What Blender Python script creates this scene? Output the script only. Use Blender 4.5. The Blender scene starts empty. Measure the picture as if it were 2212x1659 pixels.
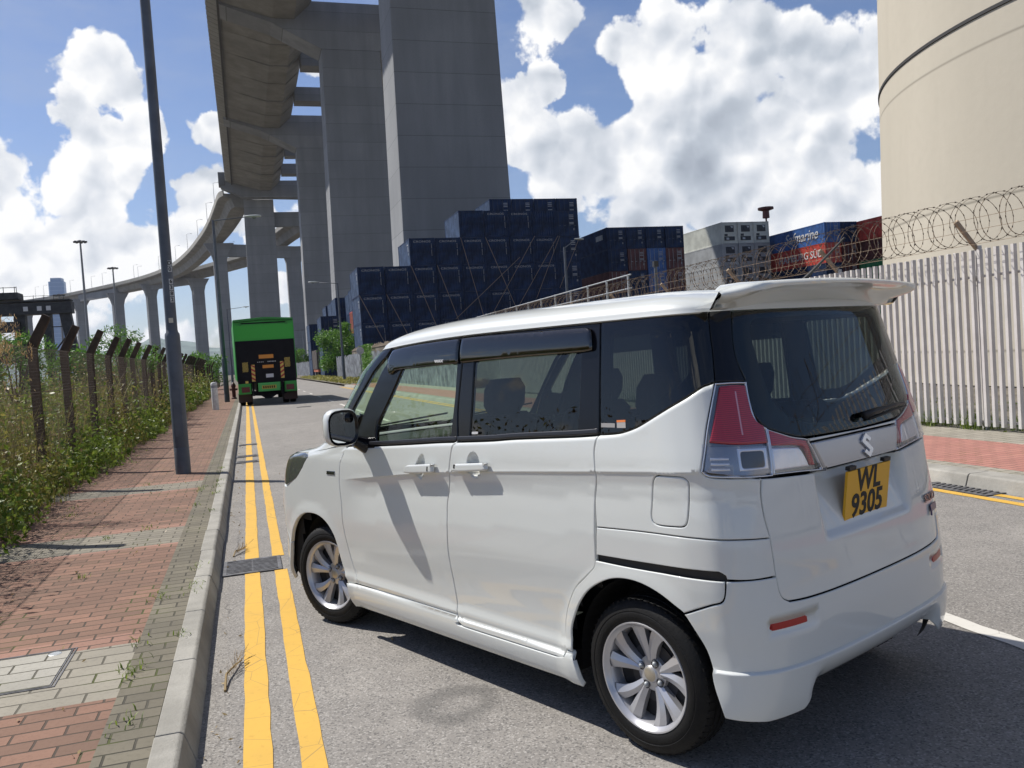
import bpy, bmesh, math, random
import numpy as np
from mathutils import Vector, Matrix
from mathutils.geometry import delaunay_2d_cdt
R = math.radians
scene = bpy.context.scene
col = scene.collection
random.seed(7); rng = np.random.default_rng(7)

# ------------------------------------------------------------------ camera
CAM_H = 1.547; YAW, PITCH, ROLL = R(17.159), R(-2.067), R(-3.859)
fw = Vector((math.sin(YAW)*math.cos(PITCH), math.cos(YAW)*math.cos(PITCH), math.sin(PITCH)))
rt = Vector((math.cos(YAW), -math.sin(YAW), 0)); up = rt.cross(fw)
r2 = rt*math.cos(ROLL)+up*math.sin(ROLL); u2 = -rt*math.sin(ROLL)+up*math.cos(ROLL)
cam_d = bpy.data.cameras.new('camera'); cam = bpy.data.objects.new('camera', cam_d); col.objects.link(cam)
M = Matrix((r2, u2, -fw)).transposed().to_4x4(); M.translation = Vector((0, 0, CAM_H)); cam.matrix_world = M
cam_d.sensor_width = 36; cam_d.lens = 36*1846.0/2212; cam_d.clip_start = .05; cam_d.clip_end = 20000
scene.camera = cam

# ------------------------------------------------------------------ light
SUN_AZ = Vector((-.741, .671, 0)).normalized(); SUN_EL = R(52)
sdir = SUN_AZ*math.cos(SUN_EL)+Vector((0, 0, math.sin(SUN_EL)))
sd = bpy.data.lights.new('sun', 'SUN'); sd.energy = 5.0; sd.angle = R(.53); sd.color = (1, .955, .89)
so = bpy.data.objects.new('sun', sd); col.objects.link(so); so.rotation_euler = (-sdir).to_track_quat('-Z', 'Y').to_euler()
scene.view_settings.view_transform = 'Standard'; scene.view_settings.look = 'None'
scene.view_settings.exposure = 0.24; scene.view_settings.gamma = 1.0

class NT:
    """small helper to write node graphs"""
    def __init__(s, tree): s.t = tree
    def n(s, typ, **kw):
        nd = s.t.nodes.new(typ)
        for k, v in kw.items():
            if k == 'i':
                for kk, vv in v.items():
                    if isinstance(vv, bpy.types.NodeSocket): s.t.links.new(vv, nd.inputs[kk])
                    else: nd.inputs[kk].default_value = vv
            else: setattr(nd, k, v)
        return nd
    def m(s, op, a, b=0.0, c=0.0, clamp=False):
        nd = s.n('ShaderNodeMath', operation=op, use_clamp=clamp)
        for i, x in enumerate((a, b, c)):
            if isinstance(x, bpy.types.NodeSocket): s.t.links.new(x, nd.inputs[i])
            else: nd.inputs[i].default_value = x
        return nd.outputs[0]
    def v(s, op, a, b=(0, 0, 0)):
        nd = s.n('ShaderNodeVectorMath', operation=op)
        for i, x in enumerate((a, b)):
            if isinstance(x, bpy.types.NodeSocket): s.t.links.new(x, nd.inputs[i])
            else: nd.inputs[i].default_value = x
        return nd.outputs['Value'] if op in ('DISTANCE', 'DOT_PRODUCT', 'LENGTH') else nd.outputs[0]
    def mix(s, f, a, b, bt='MIX'):
        nd = s.n('ShaderNodeMix', data_type='RGBA', blend_type=bt)
        for k, x in ((0, f), (6, a), (7, b)):
            if isinstance(x, bpy.types.NodeSocket): s.t.links.new(x, nd.inputs[k])
            else: nd.inputs[k].default_value = x if k == 0 else tuple(x)+((1,) if len(x) == 3 else ())
        return nd.outputs[2]
    def mr(s, x, a, b, c=0., d=1., it='SMOOTHSTEP'):
        nd = s.n('ShaderNodeMapRange', interpolation_type=it)
        for i, q in enumerate((x, a, b, c, d)):
            if isinstance(q, bpy.types.NodeSocket): s.t.links.new(q, nd.inputs[i])
            else: nd.inputs[i].default_value = q
        return nd.outputs[0]
    def noise(s, vec, scale, detail=4, rough=.5, dist=0.0):
        return s.n('ShaderNodeTexNoise', i={'Vector': vec, 'Scale': scale, 'Detail': detail, 'Roughness': rough, 'Distortion': dist}).outputs[0]

# sky: Nishita for the blue, cumulus banks over it
world = bpy.data.worlds.new('World'); scene.world = world; world.use_nodes = True
wt = world.node_tree; wt.nodes.clear(); w = NT(wt)
sky = w.n('ShaderNodeTexSky', sky_type='NISHITA', sun_disc=False, sun_elevation=SUN_EL,
          sun_rotation=math.atan2(SUN_AZ.x, SUN_AZ.y), altitude=0, air_density=1.0, dust_density=.6, ozone_density=2.2)
d = w.n('ShaderNodeTexCoord').outputs['Generated']
d = w.v('NORMALIZE', d)
zc = w.n('ShaderNodeSeparateXYZ', i={0: d}).outputs[2]
warp = w.n('ShaderNodeTexNoise', i={'Vector': d, 'Scale': 6.5, 'Detail': 6.0, 'Roughness': .6}).outputs[1]
wv = w.v('SCALE', w.v('SUBTRACT', warp, (.5, .5, .5))); wv.node.inputs['Scale'].default_value = .11
dw = w.v('ADD', d, wv)
BL = [(-0.140,0.944,0.297,0.050),(-0.110,0.946,0.300,0.052),(-0.155,0.950,0.270,0.035),(0.399,0.891,0.218,0.103),(0.489,0.843,0.222,0.125),(0.573,0.796,0.196,0.125),(0.622,0.741,0.254,0.092),(0.582,0.759,0.292,0.070),(0.447,0.883,0.143,0.081),(0.321,0.918,0.234,0.049),(0.530,0.789,0.310,0.060),(0.344,0.893,0.289,0.038),(0.458,0.824,0.334,0.055),(0.632,0.764,0.129,0.081),(-0.127,0.944,0.304,0.054),(-0.092,0.952,0.291,0.038),(-0.143,0.962,0.232,0.057),(-0.094,0.963,0.252,0.038),(-0.221,0.955,0.199,0.060),(-0.198,0.972,0.127,0.060),(-0.024,0.966,0.258,0.036),(-0.029,0.980,0.198,0.043),(-0.121,0.983,0.136,0.065),(-0.080,0.985,0.150,0.049),(-0.165,0.978,0.127,0.049),(0.051,0.995,0.091,0.033),(0.100,0.938,0.331,0.033),(0.026,0.985,0.168,0.033),(0.330,0.880,0.345,0.050),(0.318,0.905,0.275,0.040),(0.302,0.915,0.262,0.030),(0.420,0.850,0.315,0.06)]
HOLE = [(0.391,0.876,0.282,0.036),(-0.119,0.957,0.262,0.010),(0.052,0.992,0.114,0.018),(-0.170,0.925,0.350,0.055),(-0.029,0.953,0.302,0.040),(-0.072,0.980,0.183,0.030),(-0.178,0.957,0.231,0.022)]
acc = None
for (x, y, z, r) in BL:
    k = w.mr(w.v('DISTANCE', dw, (x, y, z)), r*1.35, r*.15, 0., 1.)
    acc = k if acc is None else w.m('MAXIMUM', acc, k)
hol = None
for (x, y, z, r) in HOLE:
    k = w.mr(w.v('DISTANCE', dw, (x, y, z)), r*1.3, r*.2, 0., 1.)
    hol = k if hol is None else w.m('MAXIMUM', hol, k)
def fb(vec): return w.n('ShaderNodeTexNoise', i={'Vector': vec, 'Scale': 9.0, 'Detail': 7.0, 'Roughness': .56, 'Distortion': .15}).outputs[0]
n0 = fb(d); sv = w.v('ADD', d, (-.010, .004, .014)); n1 = fb(sv)
# banks outside the framed part of the sky follow a slow noise
front = w.mr(w.v('DOT_PRODUCT', d, (.28, .94, .18)), .80, .60)
bank = w.m('MULTIPLY', w.mr(w.noise(d, 2.3, 3), .60, .70, 0., .6), front)
low = w.mr(zc, .20, .03, 0., .62)
dens = w.m('ADD', w.m('MAXIMUM', w.m('MAXIMUM', w.m('MULTIPLY', acc, 1.06), bank), low), w.m('MULTIPLY', w.m('SUBTRACT', n0, .5), 2.1))
def vo(vec, sc): return w.n('ShaderNodeTexVoronoi', feature='F1', i={'Vector': vec, 'Scale': sc}).outputs['Distance']
wv2 = w.v('SCALE', w.v('SUBTRACT', w.n('ShaderNodeTexNoise', i={'Vector': d, 'Scale': 22.0, 'Detail': 4.0}).outputs[1], (.5, .5, .5))); wv2.node.inputs['Scale'].default_value = .035
db = w.v('ADD', d, wv2); ds_ = w.v('ADD', db, (-.008, .003, .012))
bil = w.m('ADD', w.m('MULTIPLY', w.m('SUBTRACT', .45, vo(db, 17.)), .50), w.m('MULTIPLY', w.m('SUBTRACT', .45, vo(db, 38.)), .26))
bil2 = w.m('ADD', w.m('MULTIPLY', w.m('SUBTRACT', .45, vo(ds_, 17.)), .55), w.m('MULTIPLY', w.m('SUBTRACT', .45, vo(ds_, 38.)), .28))
dens = w.m('SUBTRACT', w.m('ADD', dens, bil), w.m('MULTIPLY', hol, .38))
cm = w.mr(dens, .38, .55)
veil = w.m('MULTIPLY', w.mr(w.noise(w.v('MULTIPLY', d, (1., 1., 3.)), 4.2, 6, .6), .42, .75), w.mr(zc, .05, .35, 0., .34))
def lo(vec, sc): return w.n('ShaderNodeTexNoise', i={'Vector': vec, 'Scale': sc, 'Detail': 3.0, 'Roughness': .5, 'Distortion': .3}).outputs[0]
big_s = w.m('SUBTRACT', lo(d, 7.), lo(w.v('ADD', d, (-.030, .010, .034)), 7.))
edge = w.m('ADD', w.m('MULTIPLY', big_s, 1.9), w.m('ADD', w.m('MULTIPLY', w.m('SUBTRACT', n0, n1), 1.2), w.m('MULTIPLY', w.m('SUBTRACT', bil, bil2), 1.5)))
core = w.mr(dens, .45, 1.25)
n2 = w.noise(d, 5.5, 2, .5)
shade = w.m('ADD', w.m('SUBTRACT', .88, w.m('MULTIPLY', w.mr(n2, .36, .66), w.m('MULTIPLY', core, .55))), edge)
shade = w.mr(shade, 0., 1.15, .10, 1.06, 'LINEAR')
ccol = w.n('ShaderNodeValToRGB', i={0: shade})
cr_ = ccol.color_ramp; cr_.elements[0].position = 0.05; cr_.elements[0].color = (.34, .38, .45, 1); cr_.elements[1].position = 1.0; cr_.elements[1].color = (1.0, 1.0, 1.0, 1)
e = cr_.elements.new(.45); e.color = (.52, .57, .64, 1)
e = cr_.elements.new(.75); e.color = (.76, .79, .84, 1)
skc = w.mix(1., sky.outputs[0], (.98, 1.0, 1.16), 'MULTIPLY')
bg1 = w.n('ShaderNodeBackground', i={'Color': skc, 'Strength': .080})
bg2 = w.n('ShaderNodeBackground', i={'Color': ccol.outputs[0], 'Strength': .88})
bg3 = w.n('ShaderNodeBackground', i={'Color': (.56, .62, .74, 1), 'Strength': .72})
mx0 = w.n('ShaderNodeMixShader', i={0: veil, 1: bg1.outputs[0], 2: bg3.outputs[0]})
mx = w.n('ShaderNodeMixShader', i={0: cm, 1: mx0.outputs[0], 2: bg2.outputs[0]})
out = w.n('ShaderNodeOutputWorld', i={0: mx.outputs[0]})

# ------------------------------------------------------------------ materials
def pmat(name, color, rough=.6, metal=0., spec=.5, coat=0., var=0., vscale=3., bump=0., bscale=60., coords='Object', trans=0., alpha=1., detail=5, vcol=None, emis=None):
    m = bpy.data.materials.new(name); m.use_nodes = True; t = m.node_tree; t.nodes.clear(); g = NT(t)
    p = g.n('ShaderNodeBsdfPrincipled'); o = g.n('ShaderNodeOutputMaterial', i={0: p.outputs[0]})
    p.inputs['Roughness'].default_value = rough; p.inputs['Metallic'].default_value = metal
    p.inputs['Specular IOR Level'].default_value = spec; p.inputs['Coat Weight'].default_value = coat; p.inputs['Coat Roughness'].default_value = .03
    c4 = tuple(color)+(1,)
    co = g.n('ShaderNodeTexCoord').outputs[coords]
    if var > 0:
        f = g.mr(g.noise(co, vscale, detail, .6), .3, .7, 0., 1.)
        dk = tuple(x*(1-var) for x in color) if vcol is None else vcol
        lt = tuple(min(1, x*(1+var*.6)) for x in color)
        cc = g.mix(f, dk, lt); t.links.new(cc, p.inputs['Base Color'])
        t.links.new(g.mr(f, 0, 1, min(1, rough+.08), max(.02, rough-.05)), p.inputs['Roughness'])
    else: p.inputs['Base Color'].default_value = c4
    if bump > 0:
        b = g.n('ShaderNodeBump', i={'Height': g.noise(co, bscale, 5, .6), 'Strength': bump, 'Distance': .02}); t.links.new(b.outputs[0], p.inputs['Normal'])
    if trans: p.inputs['Transmission Weight'].default_value = trans
    m['p'] = 1
    return m
def nodes(name):
    m = bpy.data.materials.new(name); m.use_nodes = True; t = m.node_tree; t.nodes.clear(); g = NT(t)
    p = g.n('ShaderNodeBsdfPrincipled'); g.n('ShaderNodeOutputMaterial', i={0: p.outputs[0]}); return m, g, p
def glass(name, tint, refl=1.0, ior=1.45, rough=0.):
    m = bpy.data.materials.new(name); m.use_nodes = True; t = m.node_tree; t.nodes.clear(); g = NT(t)
    tr = g.n('ShaderNodeBsdfTransparent', i={0: tuple(tint)+(1,)})
    gl = g.n('ShaderNodeBsdfGlossy', i={'Color': (1, 1, 1, 1), 'Roughness': rough})
    ge = g.n('ShaderNodeNewGeometry'); cs = g.m('ABSOLUTE', g.v('DOT_PRODUCT', ge.outputs['Normal'], ge.outputs['Incoming']))
    fr = g.m('ADD', .045, g.m('MULTIPLY', .955, g.m('POWER', g.m('SUBTRACT', 1., cs, clamp=True), 5.)))
    mx = g.n('ShaderNodeMixShader', i={0: g.m('MULTIPLY', fr, refl, clamp=True), 1: tr.outputs[0], 2: gl.outputs[0]})
    g.n('ShaderNodeOutputMaterial', i={0: mx.outputs[0]}); return m

# ------------------------------------------------------------------ mesh helpers
class MB:
    def __init__(s): s.v = []; s.f = []; s.mi = []; s.cur = 0
    def add(s, vs, fs):
        b = len(s.v); s.v += [tuple(x) for x in vs]; s.f += [tuple(b+i for i in f) for f in fs]; s.mi += [s.cur]*len(fs)
    def box(s, x0, x1, y0, y1, z0, z1, T=None):
        vs = [(x, y, z) for z in (z0, z1) for y in (y0, y1) for x in (x0, x1)]
        if T is not None: vs = [tuple(T @ Vector(v)) for v in vs]
        s.add(vs, [(0, 2, 3, 1), (4, 5, 7, 6), (0, 1, 5, 4), (2, 6, 7, 3), (0, 4, 6, 2), (1, 3, 7, 5)])
    def tube(s, pts, rad, n=8, cap=True):
        pts = [Vector(p) for p in pts]; rr = rad if isinstance(rad, (list, tuple)) else [rad]*len(pts); vs = []; fs = []
        ref = None
        for i, p in enumerate(pts):
            t = (pts[min(i+1, len(pts)-1)]-pts[max(i-1, 0)]).normalized()
            if ref is None: ref = Vector((0, 0, 1)) if abs(t.z) < .9 else Vector((1, 0, 0))
            a = t.cross(ref).normalized(); b = t.cross(a); ref = -b if False else ref
            if abs(t.dot(ref)) > .95: a = t.orthogonal().normalized(); b = t.cross(a)
            for k in range(n):
                an = 2*math.pi*k/n; vs.append(p+(a*math.cos(an)+b*math.sin(an))*rr[i])
        for i in range(len(pts)-1):
            for k in range(n): fs.append((i*n+k, i*n+(k+1) % n, (i+1)*n+(k+1) % n, (i+1)*n+k))
        if cap: fs.append(tuple(range(n))[::-1]); fs.append(tuple((len(pts)-1)*n+k for k in range(n)))
        s.add(vs, fs)
    def prism(s, poly, axis, a, b):
        """poly in the two other axes, extruded along axis from a to b"""
        n = len(poly); vs = []
        for q in (a, b):
            for (u, v) in poly: vs.append({'x': (q, u, v), 'y': (u, q, v), 'z': (u, v, q)}[axis])
        fs = [tuple(range(n)), tuple(range(2*n-1, n-1, -1))]+[(i, n+i, n+(i+1) % n, (i+1) % n) for i in range(n)]
        s.add(vs, fs)
    def lathe(s, prof, n=48, axis='y', c=(0, 0, 0)):
        """prof: list of (radius, along axis)"""
        vs = []; fs = []
        for (r, a) in prof:
            for k in range(n):
                an = 2*math.pi*k/n; u, v = r*math.cos(an), r*math.sin(an)
                vs.append({'y': (c[0]+u, c[1]+a, c[2]+v), 'z': (c[0]+u, c[1]+v, c[2]+a), 'x': (c[0]+a, c[1]+u, c[2]+v)}[axis])
        for i in range(len(prof)-1):
            for k in range(n): fs.append((i*n+k, i*n+(k+1) % n, (i+1)*n+(k+1) % n, (i+1)*n+k))
        s.add(vs, fs)
    def build(s, name, mats, parent=None, smooth=False, fix=True, bevel=0., auto=None, loc=None):
        me = bpy.data.meshes.new(name); me.from_pydata(s.v, [], s.f)
        if not isinstance(mats, (list, tuple)): mats = [mats]
        for m in mats: me.materials.append(m)
        if len(mats) > 1: me.polygons.foreach_set('material_index', s.mi)
        if fix:
            bm = bmesh.new(); bm.from_mesh(me); bmesh.ops.recalc_face_normals(bm, faces=bm.faces)
            bm.to_mesh(me); bm.free()
        o = bpy.data.objects.new(name, me); col.objects.link(o)
        if smooth:
            me.polygons.foreach_set('use_smooth', [True]*len(me.polygons))
            if auto: me.set_sharp_from_angle(angle=R(auto))
        if bevel > 0:
            b = o.modifiers.new('bevel', 'BEVEL'); b.width = bevel; b.segments = 2; b.limit_method = 'ANGLE'
        if parent: o.parent = parent
        if loc: o.location = loc
        return o
def fastmesh(name, V, F, mats, mi=None, smooth=False, parent=None):
    me = bpy.data.meshes.new(name); k = F.shape[1]
    me.vertices.add(len(V)); me.vertices.foreach_set('co', V.astype(np.float32).ravel())
    me.loops.add(F.size); me.loops.foreach_set('vertex_index', F.astype(np.int32).ravel())
    me.polygons.add(len(F)); me.polygons.foreach_set('loop_start', np.arange(0, F.size, k, dtype=np.int32))
    for m in mats: me.materials.append(m)
    if mi is not None: me.polygons.foreach_set('material_index', mi.astype(np.int32))
    if smooth: me.polygons.foreach_set('use_smooth', np.ones(len(F), bool))
    me.update(); me.validate()
    o = bpy.data.objects.new(name, me); col.objects.link(o)
    if parent: o.parent = parent
    return o
def tag(o, label, cat, group=None, kind=None):
    if label: o['label'] = label
    if cat: o['category'] = cat
    if group: o['group'] = group
    if kind: o['kind'] = kind
    return o
def thing(name, label, cat, loc=(0, 0, 0), rz=0, group=None):
    o = bpy.data.objects.new(name, None); col.objects.link(o); o.location = loc; o.rotation_euler = (0, 0, rz)
    o.empty_display_size = .2; return tag(o, label, cat, group)
def struct(o): o['kind'] = 'structure'; return o
def kids(o): return [c for c in col.objects if c.parent == o]
def copy_tree(o, parent=None, K=None):
    c = o.copy(); col.objects.link(c)
    if parent: c.parent = parent
    for ch in (K or {}).get(o.name, []) if K is not None else kids(o): copy_tree(ch, c, K)
    return c
ORD = ['first', 'second', 'third', 'fourth', 'fifth', 'sixth', 'seventh', 'eighth', 'ninth', 'tenth', 'eleventh', 'twelfth', 'thirteenth', 'fourteenth', 'fifteenth']
def text_mesh(s, size=1., extrude=.01, align='CENTER', shear=0., sx=1., bold=0.):
    c = bpy.data.curves.new('t', 'FONT'); c.body = s; c.size = size; c.extrude = extrude; c.align_x = align; c.align_y = 'CENTER'; c.shear = shear; c.offset = bold
    c.resolution_u = 3
    o = bpy.data.objects.new('t', c); me = bpy.data.meshes.new_from_object(o)
    if sx != 1.: me.transform(Matrix.Diagonal((sx, 1, 1, 1)))
    bpy.data.objects.remove(o); bpy.data.curves.remove(c); return me
def put_mesh(name, me, mat, parent, M):
    me = me.copy(); me.transform(M); me.materials.clear(); me.materials.append(mat)
    o = bpy.data.objects.new(name, me); col.objects.link(o); o.parent = parent; return o
# ================================================================== setting materials
def asphalt():
    m, g, p = nodes('asphalt'); co = g.n('ShaderNodeTexCoord').outputs['Object']
    big = g.mr(g.noise(co, .35, 4), .35, .65); mid = g.noise(co, 3.0, 6, .65); fine = g.noise(co, 85., 3, .7)
    vor = g.n('ShaderNodeTexVoronoi', i={'Vector': co, 'Scale': 125.}); sp = g.n('ShaderNodeSeparateColor', i={0: vor.outputs['Color']})
    base = g.mix(big, (.235, .220, .200), (.30, .280, .252))
    base = g.mix(g.mr(mid, .3, .7, 0., .8), base, (.205, .192, .176), 'MIX')
    # single stones show pale or dark in the binder
    base = g.mix(g.mr(sp.outputs[0], .72, .95, 0., .75), base, (.40, .38, .35))
    base = g.mix(g.mr(sp.outputs[1], .70, .95, 0., .7), base, (.085, .082, .078))
    base = g.mix(g.mr(fine, .35, .75, .0, .35), base, (.11, .107, .102))
    # oil drips and a damp ring where cars stop
    xy = g.v('MULTIPLY', co, (1, 1, 0)); wob = g.v('ADD', xy, g.v('SCALE', g.n('ShaderNodeTexNoise', i={'Vector': co, 'Scale': 5., 'Detail': 4.}).outputs[1]))
    wob.node.inputs[1].links[0].from_node.inputs['Scale'].default_value = .16
    def ring(c, r, wd, k):
        ds = g.v('DISTANCE', wob, (c[0]+.08, c[1]+.08, 0)); return g.mr(g.m('ABSOLUTE', g.m('SUBTRACT', ds, r)), wd, 0., 0., k)
    s = g.m('MAXIMUM', ring((.78, 3.70), .17, .10, .5), ring((.30, 3.72), .0, .09, .6))
    s = g.m('MAXIMUM', s, ring((1.9, 9.2), .0, .5, .25)); s = g.m('MAXIMUM', s, ring((2.3, 14.), .0, .9, .2))
    base = g.mix(s, base, (.07, .068, .065))
    # thin cracks
    v2 = g.n('ShaderNodeTexVoronoi', feature='DISTANCE_TO_EDGE', i={'Vector': wob, 'Scale': .32}).outputs[0]
    ck = g.m('MULTIPLY', g.mr(v2, .004, .0), g.mr(g.noise(co, .8, 2), .50, .58))
    base = g.mix(g.m('MULTIPLY', ck, .55), base, (.05, .05, .05))
    g.t.links.new(base, p.inputs['Base Color']); p.inputs['Roughness'].default_value = .82; p.inputs['Specular IOR Level'].default_value = .3
    b = g.n('ShaderNodeBump', i={'Height': g.m('ADD', g.m('MULTIPLY', sp.outputs[2], .6), fine), 'Strength': .5, 'Distance': .006}); g.t.links.new(b.outputs[0], p.inputs['Normal'])
    return m
def paving(name, c1, c2, mortar, bw, rh, rot=0., msz=.006, off=.5, dirt=.5):
    m, g, p = nodes(name); co = g.n('ShaderNodeTexCoord').outputs['Object']
    mp = g.n('ShaderNodeMapping', i={0: co, 2: (0, 0, rot)}).outputs[0]
    jit = g.v('SCALE', g.v('SUBTRACT', g.n('ShaderNodeTexNoise', i={'Vector': co, 'Scale': 6., 'Detail': 2.}).outputs[1], (.5, .5, .5))); jit.node.inputs['Scale'].default_value = .010
    br = g.n('ShaderNodeTexBrick', offset=off, offset_frequency=2, squash=1, i={'Vector': g.v('ADD', mp, jit), 'Color1': c1+(1,), 'Color2': c2+(1,), 'Mortar': mortar+(1,), 'Scale': 1., 'Mortar Size': msz, 'Mortar Smooth': .3, 'Bias': 0., 'Brick Width': bw, 'Row Height': rh})
    n1 = g.noise(co, 1.3, 5, .65); n2 = g.noise(co, 45., 4, .7)
    c = g.mix(g.mr(n1, .38, .68, 0., dirt), br.outputs[0], tuple(.55*(a+.02) for a in c1))
    c = g.mix(g.mr(n2, .45, .8, 0., .45), c, tuple(.45*a for a in c1))
    # green-brown growth in some joints
    c = g.mix(g.m('MULTIPLY', br.outputs[1], g.mr(g.noise(co, 2.2, 3), .52, .66)), c, (.075, .085, .03))
    g.t.links.new(c, p.inputs['Base Color']); p.inputs['Roughness'].default_value = .9; p.inputs['Specular IOR Level'].default_value = .25
    h = g.m('SUBTRACT', g.m('MULTIPLY', n2, .12), br.outputs[1])
    b = g.n('ShaderNodeBump', i={'Height': h, 'Strength': .9, 'Distance': .006}); g.t.links.new(b.outputs[0], p.inputs['Normal']); return m
def concrete(name, c, dark, lines=0., axis=2, stain=.5, scale=.25, streak=True, rough=.85, off=0.):
    m, g, p = nodes(name); co = g.n('ShaderNodeTexCoord').outputs['Object']
    st = g.v('MULTIPLY', co, (1, 1, .12)) if streak else co
    a = g.noise(st, scale*2.2, 6, .62); b = g.noise(co, scale*.8, 4, .5); f = g.noise(co, scale*40, 4, .6)
    cc = g.mix(g.mr(a, .32, .70, 0., stain), c, dark); cc = g.mix(g.mr(b, .38, .62, 0., stain*.6), cc, dark)
    cc = g.mix(g.mr(f, .4, .8, 0., .25), cc, dark)
    if lines:
        z = g.n('ShaderNodeSeparateXYZ', i={0: co}).outputs[axis]
        ln = g.m('ADD', g.m('DIVIDE', z, lines), off); k = g.m('ABSOLUTE', g.m('SUBTRACT', g.m('FRACT', ln), .5))
        cc = g.mix(g.mr(k, .014, .0, 0., .85, 'LINEAR'), cc, tuple(.4*x for x in dark))
        wn = g.n('ShaderNodeTexWhiteNoise', noise_dimensions='1D', i={'W': g.m('FLOOR', g.m('ADD', ln, .5))}).outputs[0]
        cc = g.mix(g.m('MULTIPLY', wn, .42), cc, dark)
    g.t.links.new(cc, p.inputs['Base Color']); p.inputs['Roughness'].default_value = rough; p.inputs['Specular IOR Level'].default_value = .25
    bp = g.n('ShaderNodeBump', i={'Height': f, 'Strength': .25, 'Distance': .02}); g.t.links.new(bp.outputs[0], p.inputs['Normal']); return m
M_ASPH = asphalt()
M_RED = paving('red_paving', (.275, .160, .115), (.165, .108, .080), (.075, .062, .05), .205, .104, dirt=.45)
M_PINK = paving('pink_paving', (.33, .19, .145), (.27, .16, .12), (.075, .062, .05), .205, .104, dirt=.2)
M_GREY = paving('grey_paving', (.275, .25, .20), (.205, .188, .152), (.085, .078, .06), .21, .104, dirt=.5)
M_GREYB = paving('grey_border_paving', (.20, .18, .135), (.142, .128, .098), (.06, .056, .045), .21, .105, dirt=.6, off=.5)
M_GREYL = paving('pale_paving', (.335, .31, .255), (.275, .253, .205), (.085, .078, .06), .27, .135, dirt=.35)
M_KERB = concrete('kerb_concrete', (.38, .365, .325), (.20, .192, .168), stain=.6, scale=1.6, streak=False)
M_YEL = None
def road_paint(name, c):
    m, g, p = nodes(name); co = g.n('ShaderNodeTexCoord').outputs['Object']
    n = g.noise(co, 28., 6, .7); n2 = g.noise(co, 2.2, 3, .6); ck = g.n('ShaderNodeTexVoronoi', feature='DISTANCE_TO_EDGE', i={'Vector': g.v('MULTIPLY', co, (1.2, 1., 1.)), 'Scale': 3.4}).outputs[0]
    cc = g.mix(g.mr(n, .52, .80, 0., .5), c, tuple(.5*x for x in c)); cc = g.mix(g.mr(n2, .45, .75, 0., .3), cc, tuple(.72*x+.02 for x in c))
    cc = g.mix(g.m('MULTIPLY', g.mr(ck, .008, 0.), .65), cc, (.12, .10, .07))
    g.t.links.new(cc, p.inputs['Base Color']); p.inputs['Roughness'].default_value = .7; return m
M_YEL = road_paint('yellow_paint', (.60, .355, .05)); M_WHT = road_paint('white_paint', (.58, .56, .51))
M_EARTH = pmat('earth', (.135, .118, .09), .95, var=.5, vscale=1.2, bump=.6, bscale=9)
M_PIER = concrete('pier_concrete', (.30, .308, .315), (.18, .186, .192), lines=4.0, stain=.7, scale=.10)
M_SOFF = concrete('deck_concrete', (.29, .282, .258), (.165, .16, .146), lines=0, stain=.6, scale=.12, streak=False)
M_PARA = concrete('parapet_concrete', (.36, .35, .315), (.22, .21, .18), stain=.5, scale=.3)
M_TOWER = concrete('tower_concrete', (.54, .495, .405), (.40, .365, .295), lines=3.6, stain=.62, scale=.10, off=.27)
M_STEELD = pmat('galvanised_steel', (.17, .18, .19), .55, .3, var=.25, vscale=6)
M_STEELL = pmat('pale_galvanised_steel', (.36, .38, .39), .5, .35, var=.2, vscale=6)
M_BLACKS = pmat('black_steel', (.025, .027, .03), .6, var=.3, vscale=2)

# ================================================================== ground and road
def sheet(name, quads, mat):
    b = MB()
    for q in quads: n = len(b.v); b.v += q; b.f.append((n, n+1, n+2, n+3)); b.mi.append(0)
    return struct(b.build(name, mat, fix=False))
def rect(x0, x1, y0, y1, z): return [(x0, y0, z), (x1, y0, z), (x1, y1, z), (x0, y1, z)]
sheet('ground', [rect(-4400, 4400, -400, 4700, -.03)], M_EARTH)
sheet('road', [rect(-.31, 6.36, -25, 40, 0), [(-.31, 40, 0), (6.36, 40, 0), (6.6, 90, 0), (-.35, 90, 0)], [(-.35, 90, 0), (6.6, 90, 0), (5.2, 240, 0), (-3.5, 240, 0)], [(6.36, -25, 0), (30, -25, 0), (30, -3, 0), (6.36, -3, 0)]], M_ASPH)
# left pavement: zones of paving butted edge to edge
def pave_left():
    b = MB(); z = .115
    mats = [M_RED, M_PINK, M_GREY, M_GREYB, M_GREYL]
    def q(x0, x1, y0, y1, mi):
        n = len(b.v); b.v += rect(x0, x1, y0, y1, z); b.f.append((n, n+1, n+2, n+3)); b.mi.append(mi)
    q(-.67, -.46, -20, 95, 3)
    bands = [(4.20, 5.03)]+[(7.88, 8.68), (11.52, 12.24)]+[(4.2-3.68*k, 5.0-3.68*k) for k in range(1, 6)]
    bands.sort(); y = -20
    for (a, c) in bands:
        q(-2.95, -.67, y, a-.105, 0); q(-2.95, -.67, a-.105, a, 1 if a > 4.3 else 0)
        q(-2.95, -.67, a, c, 4 if abs(a-4.2) < .1 else 2); q(-2.95, -.67, c, c+.21, 1); y = c+.21
    q(-2.95, -.67, y, 95, 0)
    n = len(b.v); b.v += [(-.46, -20, z), (-.46, 95, z), (-.46, 95, -.02), (-.46, -20, -.02)]; b.f.append((n, n+1, n+2, n+3)); b.mi.append(3)
    return struct(b.build('pavement', mats, fix=False))
pave_left()
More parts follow.
